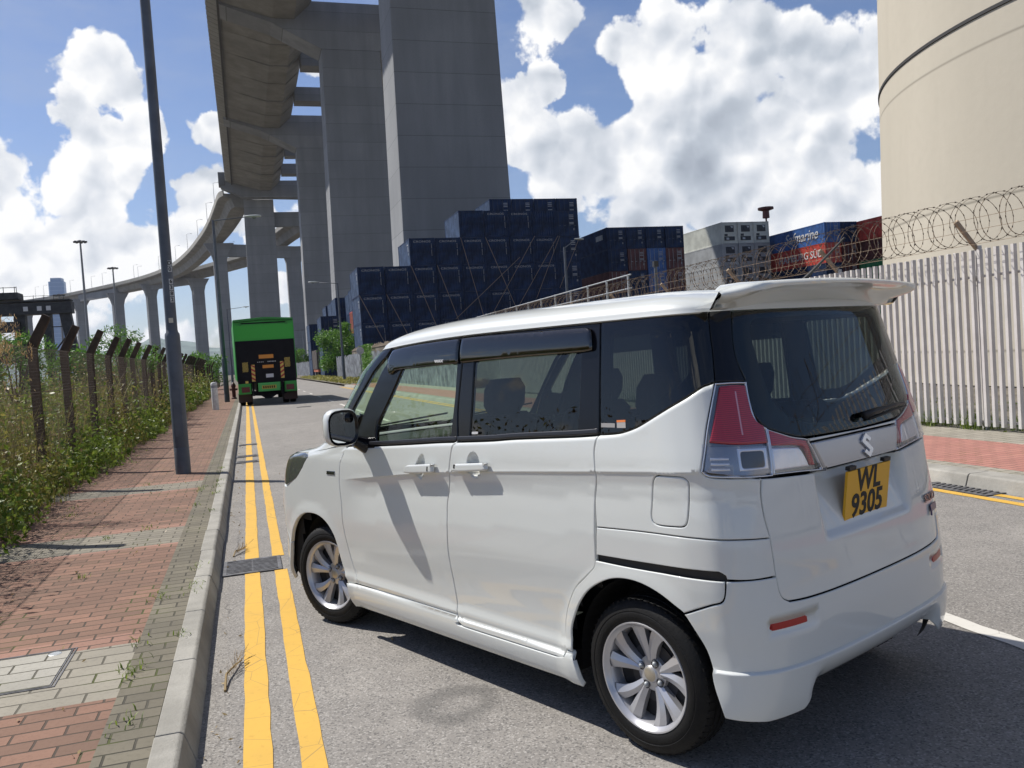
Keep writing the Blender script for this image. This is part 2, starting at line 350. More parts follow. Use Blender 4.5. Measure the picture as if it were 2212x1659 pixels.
def kerb(x0, x1, y0, y1, face, step=.92, top=.125, slant=0.):
    b = MB(); y = y0
    while y < y1:
        j = random.uniform(-.004, .004); dx = slant*(y-y0)
        s = 1 if face == 'right' else -1
        xa, xb = (x0, x1) if s == 1 else (x1, x0)
        pr = [(xa+j+dx, -.02), (xa+j+dx, top), (xb+j+dx-.02*s, top), (xb+j+dx-.004*s, top-.012), (xb+.035*s+j+dx, 0.0), (xb+.035*s+j+dx, -.02)]
        b.prism(pr, 'y', y+.004, min(y+step, y1)-.004); y += step
    return struct(b.build('kerb', M_KERB, bevel=.006))
kerb(-.46, -.345, -12, 95, 'right')
sheet('pavement', [rect(8.36, 10.3, -20, 60, .118), rect(6.66, 6.86, -20, 60, .118)], M_GREYL)
sheet('pavement', [rect(6.86, 8.36, -20, 60, .118)], paving('right_red_paving', (.42, .20, .16), (.36, .165, .135), (.17, .11, .09), .205, .104, dirt=.25))
kerb(6.40, 6.66, -12, 60, 'left')
sheet('verge', [rect(6.66, 10.3, 60, 240, .1)], M_EARTH)
sheet('verge', [rect(-60, -2.95, -25, 240, .08)], M_EARTH)
def stripe(name, x0, x1, y0, y1, mat, z=.004, wob=.004, step=.2):
    b = MB(); ys = np.arange(y0, y1+step, step); vs = []
    for i, y in enumerate(ys):
        a, c = random.uniform(-wob, wob), random.uniform(-wob, wob); vs += [(x0+a, y, z), (x1+c, y, z)]
    b.add(vs, [(2*i, 2*i+1, 2*i+3, 2*i+2) for i in range(len(ys)-1)]); return struct(b.build(name, mat, fix=False))
stripe('yellow_line', -.125, -.015, -10, 6.78, M_YEL); stripe('yellow_line', -.125, -.015, 7.32, 95, M_YEL)
stripe('yellow_line', .09, .185, -10, 6.78, M_YEL); stripe('yellow_line', .09, .18, 7.32, 95, M_YEL)
stripe('yellow_line', 6.02, 6.12, -10, 60, M_YEL); stripe('yellow_line', 6.22, 6.31, -10, 5.9, M_YEL); stripe('yellow_line', 6.22, 6.31, 6.75, 60, M_YEL)
for y in (-2.9, 2.1, 7.1, 12.1, 17.1, 22.1, 27.1, 32.1, 37.1, 43, 49, 55, 61, 67, 75, 83): stripe('centre_line', 3.37, 3.47, y, y+2.0 if y > 3 else y+1.75, M_WHT, wob=.01, step=.12)

# drain grates (slanted bars in a frame), manhole cover
M_IRON = pmat('cast_iron', (.15, .15, .155), .6, .5, var=.4, vscale=14); M_PIT = pmat('gully_pit_shade', (.008, .008, .008), .9)
def grate(x0, x1, y0, y1, label, n=9, z=.012, name='drain_grate', group=None):
    t = thing(name, label, 'drain grate', ((x0+x1)/2, (y0+y1)/2, 0), group=group); w_, h_ = x1-x0, y1-y0
    b = MB(); b.box(-w_/2, w_/2, -h_/2, h_/2, .001, .005); b.build('pit_shade', M_PIT, t)  # flat black slab, painted shade in place of the gully depth
    b = MB(); f = .028
    b.box(-w_/2, w_/2, -h_/2, -h_/2+f, .002, z); b.box(-w_/2, w_/2, h_/2-f, h_/2, .002, z); b.box(-w_/2, -w_/2+f, -h_/2+f, h_/2-f, .002, z); b.box(w_/2-f, w_/2, -h_/2+f, h_/2-f, .002, z)
    b.build('frame', M_IRON, t, bevel=.002)
    b = MB(); m_ = w_-2*f; k_ = h_-2*f
    for i in range(n):
        y = -k_/2+(i+.5)*k_/n; wd = k_/n*.27; sl = k_/n*1.0
        for (xa, xb) in ((-m_/2, m_/2),):
            ya, yb = y-sl/2, y+sl/2
            b.add([(xa, ya-wd, .003), (xb, yb-wd, .003), (xb, yb+wd, .003), (xa, ya+wd, .003), (xa, ya-wd, z-.001), (xb, yb-wd, z-.001), (xb, yb+wd, z-.001), (xa, ya+wd, z-.001)], [(0, 1, 5, 4), (1, 2, 6, 5), (2, 3, 7, 6), (3, 0, 4, 7), (4, 5, 6, 7)])
    b.box(-.006, .006, -k_/2, k_/2, .002, z-.003)
    b.build('bar', M_IRON, t); return t
grate(-.29, .15, 6.80, 7.30, 'grey slotted drain grate across the left yellow lines beside the minivan front wheel', 10)
grate(6.14, 6.40, 5.95, 6.75, 'rusty slotted drain grate at the foot of the right kerb behind the minivan', 11)
grate(-.29, .09, 16.05, 16.35, 'narrow road slot grate across the yellow lines, farther of the close pair', 3, group='slot grates across the yellow lines')
grate(-.29, .09, 15.05, 15.35, 'narrow road slot grate across the yellow lines, nearer of the close pair', 3, group='slot grates across the yellow lines')
grate(-.27, .10, 18.6, 18.85, 'narrow road slot grate across the yellow lines beyond the close pair', 3, group='slot grates across the yellow lines')
grate(1.75, 2.3, 34.0, 34.35, 'dark drain grate in the lane behind the green truck', 5)
def manhole():
    t = thing('manhole_cover', 'rectangular manhole cover set into the pale paving of the left pavement', 'manhole cover', (-1.38, 4.79, .115))
    b = MB(); w_, h_ = .40, .30
    for k, tt in ((0, .008), (.016, .006)):
        a, c = w_-k, h_-k
        b.box(-a, a, -c, -c+tt, -.004, .004); b.box(-a, a, c-tt, c, -.004, .004); b.box(-a, -a+tt, -c+tt, c-tt, -.004, .004); b.box(a-tt, a, -c+tt, c-tt, -.004, .004)
    b.build('frame', M_IRON, t)
    b = MB(); b.box(-w_+.026, w_-.026, -h_+.026, h_-.026, -.004, .0035); b.build('tile_infill', paving('cover_paving', (.38, .365, .32), (.32, .305, .26), (.085, .078, .06), .27, .135, dirt=.3), t)
    b = MB(); b.lathe([(0, .0055), (.03, .0055), (.035, .003)], 16, 'z', (.30, .24, 0)); b.build('lifting_eye', M_STEELL, t, fix=False)
manhole()

# ================================================================== viaduct
def prism_path(name, path, sec, mat, parent, smooth=False):
    """sweep a closed (offset, height) section along a plan path [(x, y, z)]"""
    n = len(sec); vs = []
    for i, p in enumerate(path):
        a = Vector(path[max(i-1, 0)]); c = Vector(path[min(i+1, len(path)-1)]); t = (c-a); t.z = 0; t.normalize(); nr = Vector((t.y, -t.x, 0))
        for (u, h) in sec: vs.append((p[0]+nr.x*u, p[1]+nr.y*u, p[2]+h))
    fs = [(i*n+k, i*n+(k+1) % n, (i+1)*n+(k+1) % n, (i+1)*n+k) for i in range(len(path)-1) for k in range(n)]
    fs += [tuple(range(n))[::-1], tuple((len(path)-1)*n+k for k in range(n))]
    b = MB(); b.add(vs, fs); return b.build(name, mat, parent, smooth=smooth, auto=35)
via = thing('road_viaduct', 'towering grey concrete twin deck road viaduct curving away above the road', 'viaduct', (27, 190, 0))
OV = Vector((27, 190, 0))
def L(p): return (p[0]-OV.x, p[1]-OV.y, p[2])
class VM(MB):
    def build(s, *a, **k): s.v = [L(v) for v in s.v]; return super().build(*a, **k)
def lp(path): return [L(p) for p in path]
# main decks run parallel to the road, x = 7.6 and x = 46
def deck_sec(w_, dpt, top=2.2, flip=False):
    h = w_/2; s = [(-h, top), (-h, 0), (-h+2.4, -1.1), (2.4, -dpt), (6.9, -dpt), (h-.5, -.9), (h, 0), (h, top), (h-.5, top), (h-.5, 1.1), (-h+.5, 1.1), (-h+.5, top)]; return s if not flip else [(-x, z) for x, z in s][::-1]
ys = [20, 60, 100, 140, 180, 220, 260, 300, 340, 376]
prism_path('deck', lp([(8.45, y, 80.2) for y in ys]), deck_sec(21.7, 4.1), M_SOFF, via)
prism_path('deck', lp([(45.8, y, 80.2) for y in ys]), deck_sec(21.7, 4.1, flip=True), M_SOFF, via)
# edge fairing and service rail along the left edge with short ribs, transverse ribs under the deck
b = VM()
for y in np.arange(60, 376, 2.6): b.add([(-2.55, y, 80.0), (-2.55, y+2.2, 80.0), (-.3, y+2.2, 78.95), (-.3, y, 78.95), (-2.6, y, 82.2), (-2.6, y+2.2, 82.2)], [(0, 1, 2, 3), (4, 5, 1, 0)])
b.build('edge_panel', M_PARA, via)
b = VM(); b.box(-.25, .2, 40, 376, 78.4, 79.0); b.build('service_rail', pmat('dark_rail', (.06, .055, .05), .8), via)
for y in (47, 75.5, 133, 161.5, 219, 248, 312, 341):
    b = VM(); b.prism([(18.6, 76.2), (35.6, 76.2), (35.6, 80.1), (18.6, 80.1)], 'y', y, y+5.2); b.build('cross_beam', M_PIER, via)
for xo, fl in ((8.45, 1), (45.8, -1)):
    for y in (47, 61, 75.5, 90, 133, 147, 161.5, 176, 205, 219, 233, 248, 262, 297, 312, 326, 341, 356): b = VM(); kk = 1. if y in (47, 75.5, 133, 161.5, 219, 248, 312, 341) else .4; b.prism([(xo-fl*8.2, 79.02), (xo+fl*2.4, 76.05-.3*kk), (xo+fl*7.2, 76.05-.3*kk), (xo+fl*10.4, 79.15)], 'y', y+.2, y+.2+1.2*kk); b.build('soffit_rib', M_SOFF, via)
    pass
# tall piers in the gap between the decks, each with a flared crosshead
def tall_pier(y, w0, w1, xc, d0=9., d1=8.):
    b = VM(); zt = 70.0; h0, h1 = w0/2, w1/2
    b.add([(xc-h0, y, 0), (xc+h0, y, 0), (xc+h0, y+d0, 0), (xc-h0, y+d0, 0), (xc-h1, y, zt), (xc+h1, y, zt), (xc+h1, y+d1, zt), (xc-h1, y+d1, zt)], [(0, 1, 5, 4), (1, 2, 6, 5), (2, 3, 7, 6), (3, 0, 4, 7), (4, 5, 6, 7), (3, 2, 1, 0)])
    b.build('pier', M_PIER, via, bevel=.12)
    b = VM(); b.prism([(xc-h1, 70.0), (xc+h1, 70.0), (xc+16.5, 75.2), (xc+27.3, 78.6), (xc+27.3, 80.15), (xc-27.3, 80.15), (xc-27.3, 78.6), (xc-16.5, 75.2)], 'y', y+.02, y+d1-.4); b.build('crosshead', M_PIER, via)
tall_pier(108, 15.2, 13.2, 27.6, 9.0, 8.2); tall_pier(190, 15.0, 12.6, 27.0, 9., 8.); tall_pier(276, 14.6, 12.4, 26.3, 9., 8.)
# end frame of the high spans
b = VM(); b.prism([(2.8, 0), (15.4, 0), (16.2, 73.2), (4.1, 73.2)], 'y', 376.5, 383); b.build('pier', M_PIER, via, bevel=.1)
b = VM(); b.prism([(-4.5, 77.5), (4.1, 73.2), (16.2, 73.2), (50, 72.2), (50, 80.1), (-4.5, 80.1)], 'y', 371.5, 376.4); b.build('crosshead', M_PIER, via)
b = VM(); b.box(-5.2, -2.6, 371, 376.4, 78.2, 83.5); b.build('joint_box', pmat('joint_grey', (.12, .12, .115), .8), via)
# lower approach decks curving to the left
def cr3(P, k=10):
    P = [Vector(p) for p in P]; P = [2*P[0]-P[1]]+P+[2*P[-1]-P[-2]]; o = []
    for i in range(1, len(P)-2):
        for j in range(k):
            t = j/k; a, b_, c, d_ = P[i-1:i+3]; o.append(tuple(.5*((2*b_)+(c-a)*t+(2*a-5*b_+4*c-d_)*t*t+(3*b_-a-3*c+d_)*t**3)))
    return o+[tuple(P[-2])]
LE = [(-3.5, 346, 69.2), (-5.5, 352, 69), (-7.6, 373, 69), (-11.2, 408, 68.9), (-16.8, 449, 68.6), (-27.7, 511, 68), (-42, 569, 67.6), (-63.7, 619, 67.1), (-100, 672, 66.2), (-139, 718, 65.3), (-210, 785, 64), (-310, 860, 62)]
RE = [(37.5, 346, 69.2), (29, 388, 69), (19.9, 435, 69), (7, 509, 68.2), (-9, 547, 68), (-33, 590, 67.5), (-66, 634, 67), (-105, 682, 66.2), (-150, 728, 65.2), (-240, 800, 63.5), (-330, 865, 62)]
KS = 1.08
def ks(p): return (p[0]*KS, p[1]*KS, 1.547+(p[2]-1.547)*KS)
LE = [ks(p) for p in LE]; RE = [ks(p) for p in RE]
asec = [(0, 1.9), (0, -.1), (.4, -.5), (3.2, -1.2), (4.6, -4.6), (9.4, -4.6), (10.8, -1.2), (13.6, -.5), (14, -.1), (14, 1.9), (13.6, 1.9), (13.6, .8), (.4, .8), (.4, 1.9)]
lpath, rpath = cr3(LE, 6), cr3(RE, 6)
prism_path('deck', lp(lpath), asec, M_SOFF, via); prism_path('deck', lp(rpath), asec, M_SOFF, via)
psec = [(-.12, 2.1), (-.12, -.2), (0., -.2), (0., 2.1)]
prism_path('parapet', lp(lpath), psec, M_PARA, via); prism_path('parapet', lp(rpath), psec, M_PARA, via)
def ycol(x, y, wd, ztop, ang, dp=3.4):
    x, y, ztop = ks((x, y, ztop)); wd *= KS
    c, s = math.cos(ang), math.sin(ang); T = Matrix.Translation(L((x, y, 0))) @ Matrix.Rotation(ang, 4, 'Z')
    b = MB(); h = wd/2; b.prism([(-h, 0), (h, 0), (h, ztop-9), (h+1.1, ztop-5), (h+4.2, ztop), (-h-4.2, ztop), (-h-1.1, ztop-5), (-h, ztop-9)], 'y', -dp/2, dp/2)
    b.v = [tuple(T @ Vector(v)) for v in b.v]; b.build('pier', M_PIER, via)
def tie(a, c, z0, z1, dp=2.4):
    a, c = Vector((a[0]*KS, a[1]*KS)), Vector((c[0]*KS, c[1]*KS)); z0, z1 = ks((0, 0, z0))[2], ks((0, 0, z1))[2]; dd = c-a; an = math.atan2(dd.y, dd.x); T = Matrix.Translation(L((a.x, a.y, 0))) @ Matrix.Rotation(an, 4, 'Z')
    b = MB(); b.box(0, dd.length, -dp/2, dp/2, z0, z1, T); b.build('cross_beam', M_PIER, via)
for (xl, yl, xr, yr, a) in ((-8.2, 437, 27, 452, .15), (-57, 619, -26, 590, .75), (-112, 690, -82, 652, .85), (-196, 783, -160, 748, .85)):
    ycol(xl, yl, 6.2, 63.8 if yl < 640 else 61.8, a*.6); ycol(xr, yr, 7.2, 63.4 if yr < 640 else 61.8, a*.6); tie((xl, yl), (xr, yr), 57.5 if yl < 500 else 60, 63.5 if yl < 500 else 65)
tie((14, 353), (33, 353), 57.8, 63.5); ycol(33.5, 353, 8, 64, 0)
# lamp columns standing on the decks
M_LAMPG = pmat('lamp_column_grey', (.22, .23, .24), .6)
def deck_lamp():
    t = thing('street_lamp', '', 'street lamp'); b = MB(); b.tube([(0, 0, 0), (0, 0, 10.4)], [.14, .09], 6); b.build('column', M_LAMPG, t)
    b = MB(); b.tube([(0, 0, 10.3), (1.0, 0, 10.6), (2.4, 0, 10.7)], .06, 6); b.box(1.9, 3.0, -.16, .16, 10.64, 10.82); b.build('lantern', M_LAMPG, t); return t
dl = deck_lamp(); first = True
def path_pts(path, step, start):
    acc_ = start; out = []
    for a, c in zip(path[:-1], path[1:]):
        a, c = Vector(a), Vector(c); l = (c-a).length
        while acc_ < l: out.append(a+(c-a)*acc_/l); acc_ += step
        acc_ -= l
    return out
KM = None
pts = path_pts(lpath, 47, 30)[:11]; pr_ = path_pts(rpath, 62, 150)[:6]
names = []
for i, p in enumerate(pts+pr_):
    t = dl if first else copy_tree(dl); first = False
    t.location = p+Vector((.3, 0, 1.0)); left = i < len(pts)
    t['label'] = ('lamp column on the near viaduct deck, %s counting away from the tall piers' % ORD[i]) if left else 'lamp column on the far viaduct deck, %s counting away from the tall piers' % ORD[i-len(pts)]
    t['group'] = 'lamp columns standing on the viaduct decks'

# ================================================================== bridge tower
def tower():
    t = thing('bridge_tower', 'huge round beige concrete bridge tower tapering upward behind the right white fence', 'bridge tower', (28.05, 15.3, 0))
    b = MB(); prof = [(11.25, 0)]+[(11.25-.0265*z, z) for z in range(4, 90, 4)]; b.lathe(prof, 160, 'z'); b.build('shaft', M_TOWER, t, smooth=True, auto=40, fix=False)
    b = MB(); r = 11.25-.0265*8.75; b.lathe([(r+.005, 8.70), (r+.035, 8.71), (r+.035, 8.79), (r+.005, 8.80)], 160, 'z'); b.build('joint_band', pmat('joint_black', (.03, .03, .03), .8), t, fix=False)
    return t
tower()

# ================================================================== far background
def ridge(name, y, pts, mat, depth=500):
    b = MB(); xs = [p[0] for p in pts]; X = np.linspace(xs[0], xs[-1], 160); Z = np.interp(X, xs, [p[1] for p in pts])
    Z = Z+np.interp(X, X, rng.normal(0, 1, 160).cumsum()*.0)+6*np.sin(X*.021)+4*np.sin(X*.053+1)+rng.normal(0, 1.6, 160)
    n = len(X); rows = [(0, -2, 0), (depth*.35, None, .72), (depth*.6, None, 1.), (depth, None, .3)]
    vs = []
    for (dy, zz, k) in rows:
        for i in range(n): vs.append((X[i], y+dy+rng.normal(0, 25), zz if zz is not None else max(1, Z[i]*k+rng.normal(0, 3))))
    b.add(vs, [(r*n+i, r*n+i+1, (r+1)*n+i+1, (r+1)*n+i) for r in range(3) for i in range(n-1)])
    return struct(b.build(name, mat, smooth=True, fix=False))
M_HILL = pmat('hill_scrub', (.12, .165, .14), .95, var=.4, vscale=.01)
ridge('hills', 3200, [(-2200, 60), (-1400, 120), (-900, 150), (-500, 110), (-350, 170), (-120, 105), (60, 150), (180, 175), (320, 130), (420, 150), (560, 120), (900, 140), (1300, 110), (2600, 170), (4200, 120)], M_HILL, 900)
def skyscraper():
    t = thing('skyscraper', 'distant blue glass skyscraper rising behind the viaduct at the left', 'skyscraper', (-402, 2200, 0))
    m, g, p = nodes('blue_curtain_wall'); co = g.n('ShaderNodeTexCoord').outputs['Object']; sx = g.n('ShaderNodeSeparateXYZ', i={0: co})
    a = g.mr(g.m('FRACT', g.m('DIVIDE', sx.outputs[2], 9.)), .8, .95); c = g.mix(a, (.10, .22, .42), (.17, .30, .50)); g.t.links.new(c, p.inputs['Base Color']); p.inputs['Roughness'].default_value = .35
    b = MB(); b.prism([(-13, -15), (13, -15), (16, -11), (16, 15), (-16, 15), (-16, -11)], 'z', 0, 236); b.build('tower_body', m, t)
    b = MB(); b.prism([(-11, -13), (11, -13), (13, 11), (-13, 11)], 'z', 236, 244); b.build('crown', m, t)
skyscraper()
def gantry():
    t = thing('steel_gantry', 'black steel conveyor gantry on splayed legs beyond the overgrown lot at far left', 'gantry', (-26, 118, 0))
    b = MB(); b.box(-3.6, 6.0, -1, 1, 10.2, 11.6); b.box(-3.6, 5.9, -1.05, 1.05, 11.75, 11.9); b.build('beam', M_BLACKS, t)
    for x, dx, wd in ((3.1, .0, .75), (5.2, 1.2, .9), (-2.6, -.4, .8), (.2, -.2, .9)):
        b = MB(); b.add([(x-wd/2+dx, -.6, 0), (x+wd/2+dx, -.6, 0), (x+wd/2+dx, .6, 0), (x-wd/2+dx, .6, 0), (x-wd*.8, -.6, 10.3), (x+wd*.6, -.6, 10.3), (x+wd*.6, .6, 10.3), (x-wd*.8, .6, 10.3)], [(0, 1, 5, 4), (1, 2, 6, 5), (2, 3, 7, 6), (3, 0, 4, 7)]); b.build('leg', M_BLACKS, t)
    b = MB(); b.tube([(3.3, 0, 5.2), (6, 0, 8.6)], .1, 6); b.tube([(-2.4, 0, 3), (.4, 0, 6.5)], .1, 6); b.tube([(3.1, 0, 8.6), (5.4, 0, 8.6)], .07, 6); b.build('brace', M_BLACKS, t)
    b = MB(); b.box(-3.8, .3, -1.4, 1.4, 12.1, 12.9); b.build('machinery_deck', M_BLACKS, t); b = MB(); b.box(-3.8, -.0, -1.3, 1.3, 4.4, 7.2); b.build('machinery_box', M_BLACKS, t); b = MB(); b.box(-4.2, .2, -1.2, 1.2, 8.2, 9.4); b.build('machinery_box', M_BLACKS, t)
    b = MB()
    for x in (-3.7, -2.4, -1.2, 0, .2): b.tube([(x, -1.3, 12.8), (x, -1.3, 13.6)], .04, 5)
    b.tube([(-3.7, -1.3, 13.5), (.2, -1.3, 13.5)], .04, 5)
    for x in np.arange(.8, 6, 1.1): b.tube([(x, -1, 11.8), (x, -1, 12.5)], .03, 5)
    b.tube([(.3, -1, 12.4), (6, -1, 12.4)], .025, 5); b.build('railing', M_BLACKS, t)
    b = MB()
    for x in (.7, 2.2, 3.2): b.box(x, x+.5, -1.04, -1.0, 10.6, 11.15)
    b.build('sign_plate', pmat('plate_white', (.6, .6, .6), .6), t)
gantry()
def mast(x, y, h, label, r=.34, arms=1.0):
    t = thing('high_mast_light', label, 'high mast light', (x, y, 0), group=None)
    b = MB(); b.tube([(0, 0, 0), (0, 0, h)], [r, r*.45], 8); b.build('mast', M_LAMPG, t)
    b = MB(); b.tube([(-.5, 0, h-.3), (.5, 0, h-.3)], .25, 6)
    for k in range(8):
        a = k*math.pi/4; b.tube([(0, 0, h-.2), (arms*math.cos(a), arms*math.sin(a), h-.4)], .07, 5); b.box(arms*math.cos(a)-.2, arms*math.cos(a)+.2, arms*math.sin(a)-.2, arms*math.sin(a)+.2, h-.5, h-.2)
    b.build('lamp_ring', pmat('lamp_ring_dark', (.10, .10, .10), .6), t); return t
mast(-28.3, 180, 28.5, 'tallest high mast light, standing beyond the lot at the left')
mast(-28.4, 222, 28.3, 'second tallest high mast light, just left of the first lamp post')
mast(-38.5, 212, 21.5, 'shorter high mast light standing between the two taller masts')
mast(27.5, 430, 20, 'distant high mast light in the gap right of the green truck', .4, 3.)

# ================================================================== shipping containers
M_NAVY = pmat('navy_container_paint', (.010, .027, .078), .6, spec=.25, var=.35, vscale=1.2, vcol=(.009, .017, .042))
M_NAVY_LIT = pmat('navy_painted_sunlight', (.05, .085, .155), .5, var=.35, vscale=1.2)  # lighter copy of the navy for side walls, sunlight put into the colour
M_BLUE = pmat('mid_blue_container_paint', (.035, .105, .30), .5, var=.3, vscale=1.2)
M_RUSTRED = pmat('dark_red_container_paint', (.10, .022, .018), .55, var=.4, vscale=1.2)
M_RED2 = pmat('bright_red_container_paint', (.50, .055, .035), .5, var=.25, vscale=1.2)
M_GREEN2 = pmat('green_container_paint', (.03, .22, .08), .55, var=.3, vscale=1.2)
M_REEF = pmat('reefer_white_paint', (.52, .53, .47), .55, var=.2, vscale=.6)
M_REEFG = pmat('reefer_grey_paint', (.34, .35, .35), .55, var=.2, vscale=.6)
M_BROWNC = pmat('brown_container_paint', (.12, .10, .085), .6, var=.3, vscale=1.)
M_LETT = pmat('white_lettering', (.50, .50, .50), .6); M_LETD = pmat('weathered_lettering', (.34, .35, .37), .7); M_ROD = pmat('container_lock_rod', (.05, .065, .09), .5, .2)
M_REEFD = pmat('reefer_machinery_dark', (.035, .037, .04), .6)
CW, CH = 2.44, 2.59
def corr(b, axis, c, a0, a1, z0, z1, n, dep, outward):
    """corrugated wall: axis normal, at coordinate c, running a0..a1"""
    pr = []; p = (a1-a0)/n
    for i in range(n):
        x = a0+i*p; pr += [(x, 0), (x+p*.3, 0), (x+p*.5, -dep*outward), (x+p*.8, -dep*outward)]
    pr.append((a1, 0)); vs = []
    for z in (z0, z1):
        for (u, q) in pr: vs.append((u, c+q, z) if axis == 'y' else (c+q, u, z))
    m = len(pr); b.add(vs, [(i, i+1, m+i+1, m+i) for i in range(m-1)])
TXT = {}
def letter(s, size, **k):
    key = (s, size, tuple(sorted(k.items())))
    if key not in TXT: TXT[key] = text_mesh(s, size, .004, **k)
    return TXT[key]
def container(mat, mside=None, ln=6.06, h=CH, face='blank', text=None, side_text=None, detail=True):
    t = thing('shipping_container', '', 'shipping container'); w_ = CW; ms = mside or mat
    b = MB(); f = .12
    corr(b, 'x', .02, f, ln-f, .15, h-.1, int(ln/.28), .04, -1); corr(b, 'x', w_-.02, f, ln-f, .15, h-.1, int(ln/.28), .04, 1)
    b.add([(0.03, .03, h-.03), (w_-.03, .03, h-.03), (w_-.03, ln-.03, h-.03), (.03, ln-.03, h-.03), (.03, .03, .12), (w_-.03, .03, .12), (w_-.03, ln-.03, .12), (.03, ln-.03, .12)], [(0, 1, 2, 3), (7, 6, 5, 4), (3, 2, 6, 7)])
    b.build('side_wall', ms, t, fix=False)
    if face == 'blank':
        b = MB(); corr(b, 'y', .02, f, w_-f, .15, h-.1, 9, .045, -1); b.build('end_wall', mat, t, fix=False)
    b = MB(); g = .10
    for x in (0, w_-g):
        for y in (0, ln-g): b.box(x, x+g, y, y+g, .12, h-.12)
    for y in (0, ln-g): b.box(g, w_-g, y+.005, y+g-.005, .0+.01, .15); b.box(g, w_-g, y+.005, y+g-.005, h-.11, h-.01)
    for x in (0, w_-g): b.box(x+.005, x+g-.005, g, ln-g, .01, .15); b.box(x+.005, x+g-.005, g, ln-g, h-.10, h-.01)
    for x in (-.004, w_-.158):
        for y in (-.004, ln-.158):
            for z in (0, h-.12): b.box(x, x+.162, y, y+.162, z, z+.12)
    b.build('frame', mat, t)
    if face == 'door':
        for k in (0, 1):
            x0 = .11+k*1.11; b = MB(); b.box(x0, x0+1.10, .03, .07, .16, h-.12); 
            for z in (.75, 1.3, 1.85): b.box(x0+.04, x0+1.06, .022, .03, z, z+.10)
            dd = b.build('door', mat, t)
            b = MB()
            for xr in (.28, .82): b.tube([(x0+xr, .0, .12), (x0+xr, .0, h-.1)], .022, 5); b.box(x0+xr-.03, x0+xr+.22, -.03, 0, 1.05, 1.10)
            b.build('lock_rod', M_STEELL if mat is not M_NAVY else M_ROD, dd)
        b = MB()
        for z in (h-.5, h-.68, h-.86, h-1.25, h-1.38): b.box(1.55, 2.05, .018, .024, z, z+.07)
        b.box(1.95, 2.1, .018, .024, .6, .8); b.build('lettering', M_LETD, t)
    if face == 'reefer':
        b = MB(); b.box(.1, w_-.1, .05, .10, .15, h-.11); b.build('end_wall', mat, t)
        b = MB(); b.box(.55, 1.9, .0, .05, h-1.35, h-.45); b.lathe([(.28, 0), (.33, -.03), (.28, -.05), (.05, -.04), (0, -.04)], 16, 'y', (1.2, 0, h-.85)); b.box(.4, 2.0, .0, .05, .4, .95); b.box(.45, .9, -.02, .05, 1.0, 1.3); b.build('cooling_unit', M_REEFD, t)
        b = MB(); b.box(1.35, 1.75, -.02, .0, h-.8, h-.55); b.box(.7, 1.1, -.02, 0, .5, .8); b.build('unit_panel', M_STEELL, t)
    if text:
        put_mesh('lettering', letter(text, .27, sx=1.5, bold=.0), M_LETD, t, Matrix.Translation((w_*.5+.0, .012, h-.34)) @ Matrix.Rotation(math.pi/2, 4, 'X'))
        b = MB()
        for k in range(9): b.box(2.09, 2.14, .006, .012, h-.62-.12*k-(0.10 if k > 3 else 0), h-.55-.12*k-(.10 if k > 3 else 0))
        b.build('lettering', M_LETD, t)
        b = MB(); b.box(.002, .012, .7, .95, h*.55, h*.72); b.box(.002, .012, .72, .9, h*.42, h*.5); b.box(.002, .012, .7, 1.25, h*.77, h*.82); b.build('lettering', M_LETD, t)
    if side_text:
        s_, size, sh, yy, zz, sx_ = side_text
        if s_.startswith('|'):
            b = MB()
            for k in range(5): b.box(-.036, -.03, yy-k*.42-.34, yy-k*.42, zz-.3, zz+.3)
            b.build('lettering', M_REEFG, t)
        else: put_mesh('lettering', letter(s_, size, shear=sh, sx=sx_, bold=.012), M_LETT, t, Matrix.Translation((-.03, yy, zz)) @ Matrix.Rotation(-math.pi/2, 4, 'Z') @ Matrix.Rotation(math.pi/2, 4, 'X'))
    return t
PROTO = {}; KTREE = {}
def reg(o):
    for c in [x for x in col.objects if x.parent == o]: KTREE.setdefault(o.name, []).append(c); reg(c)
def place(key, maker, x, y, z, label, group):
    if key not in PROTO: PROTO[key] = maker(); reg(PROTO[key]); t = PROTO[key]
    else: t = copy_tree(PROTO[key], None, KTREE)
    t.location = (x+random.uniform(-.02, .02), y+random.uniform(-.04, .04), z); t['label'] = label; t['group'] = group; return t
P_ = 2.54
K_CR = lambda: container(M_NAVY, M_NAVY_LIT, text='CRONOS'); K_CP = lambda: container(M_NAVY, M_NAVY_LIT, face='blank'); K_CD = lambda: container(M_NAVY, M_NAVY_LIT, face='door')
G1 = 'navy containers of the tall stepped stack'
tiers = [4, 4, 5, 5, 6, 6, 6, 6, 6]
for c in range(9):
    for r in range(tiers[c]):
        key, mk = ('cr', K_CR)
        if c == 8: key, mk = ('cd', K_CD)
        elif (c, r) in ((4, 5), (7, 5), (6, 1), (6, 2), (4, 2), (4, 1), (7, 2), (7, 1)): key, mk = ('cp', K_CP)
        lab = 'navy container %s from left, %s tier up, in the tall stepped stack%s' % (ORD[c], ORD[r], '' if mk is K_CR else (', door end' if mk is K_CD else ', no wordmark'))
        place(key, mk, 10.38+P_*c, 79.3+.22*c, r*CH, lab, G1)
for c in range(4):
    for r in range(7): place('cd', K_CD, 26.1+P_*c, 88.3, r*CH, 'navy container %s from left, %s tier up, in the row behind the stepped stack' % (ORD[c], ORD[r]), 'navy containers behind the stepped stack')
rowC = [(12.5, 99.5, 4), (12.9, 107, 4), (11.8, 114.5, 4), (12.0, 122, 4), (9.4, 110, 3), (9.3, 129, 3), (11.9, 129.5, 4)]
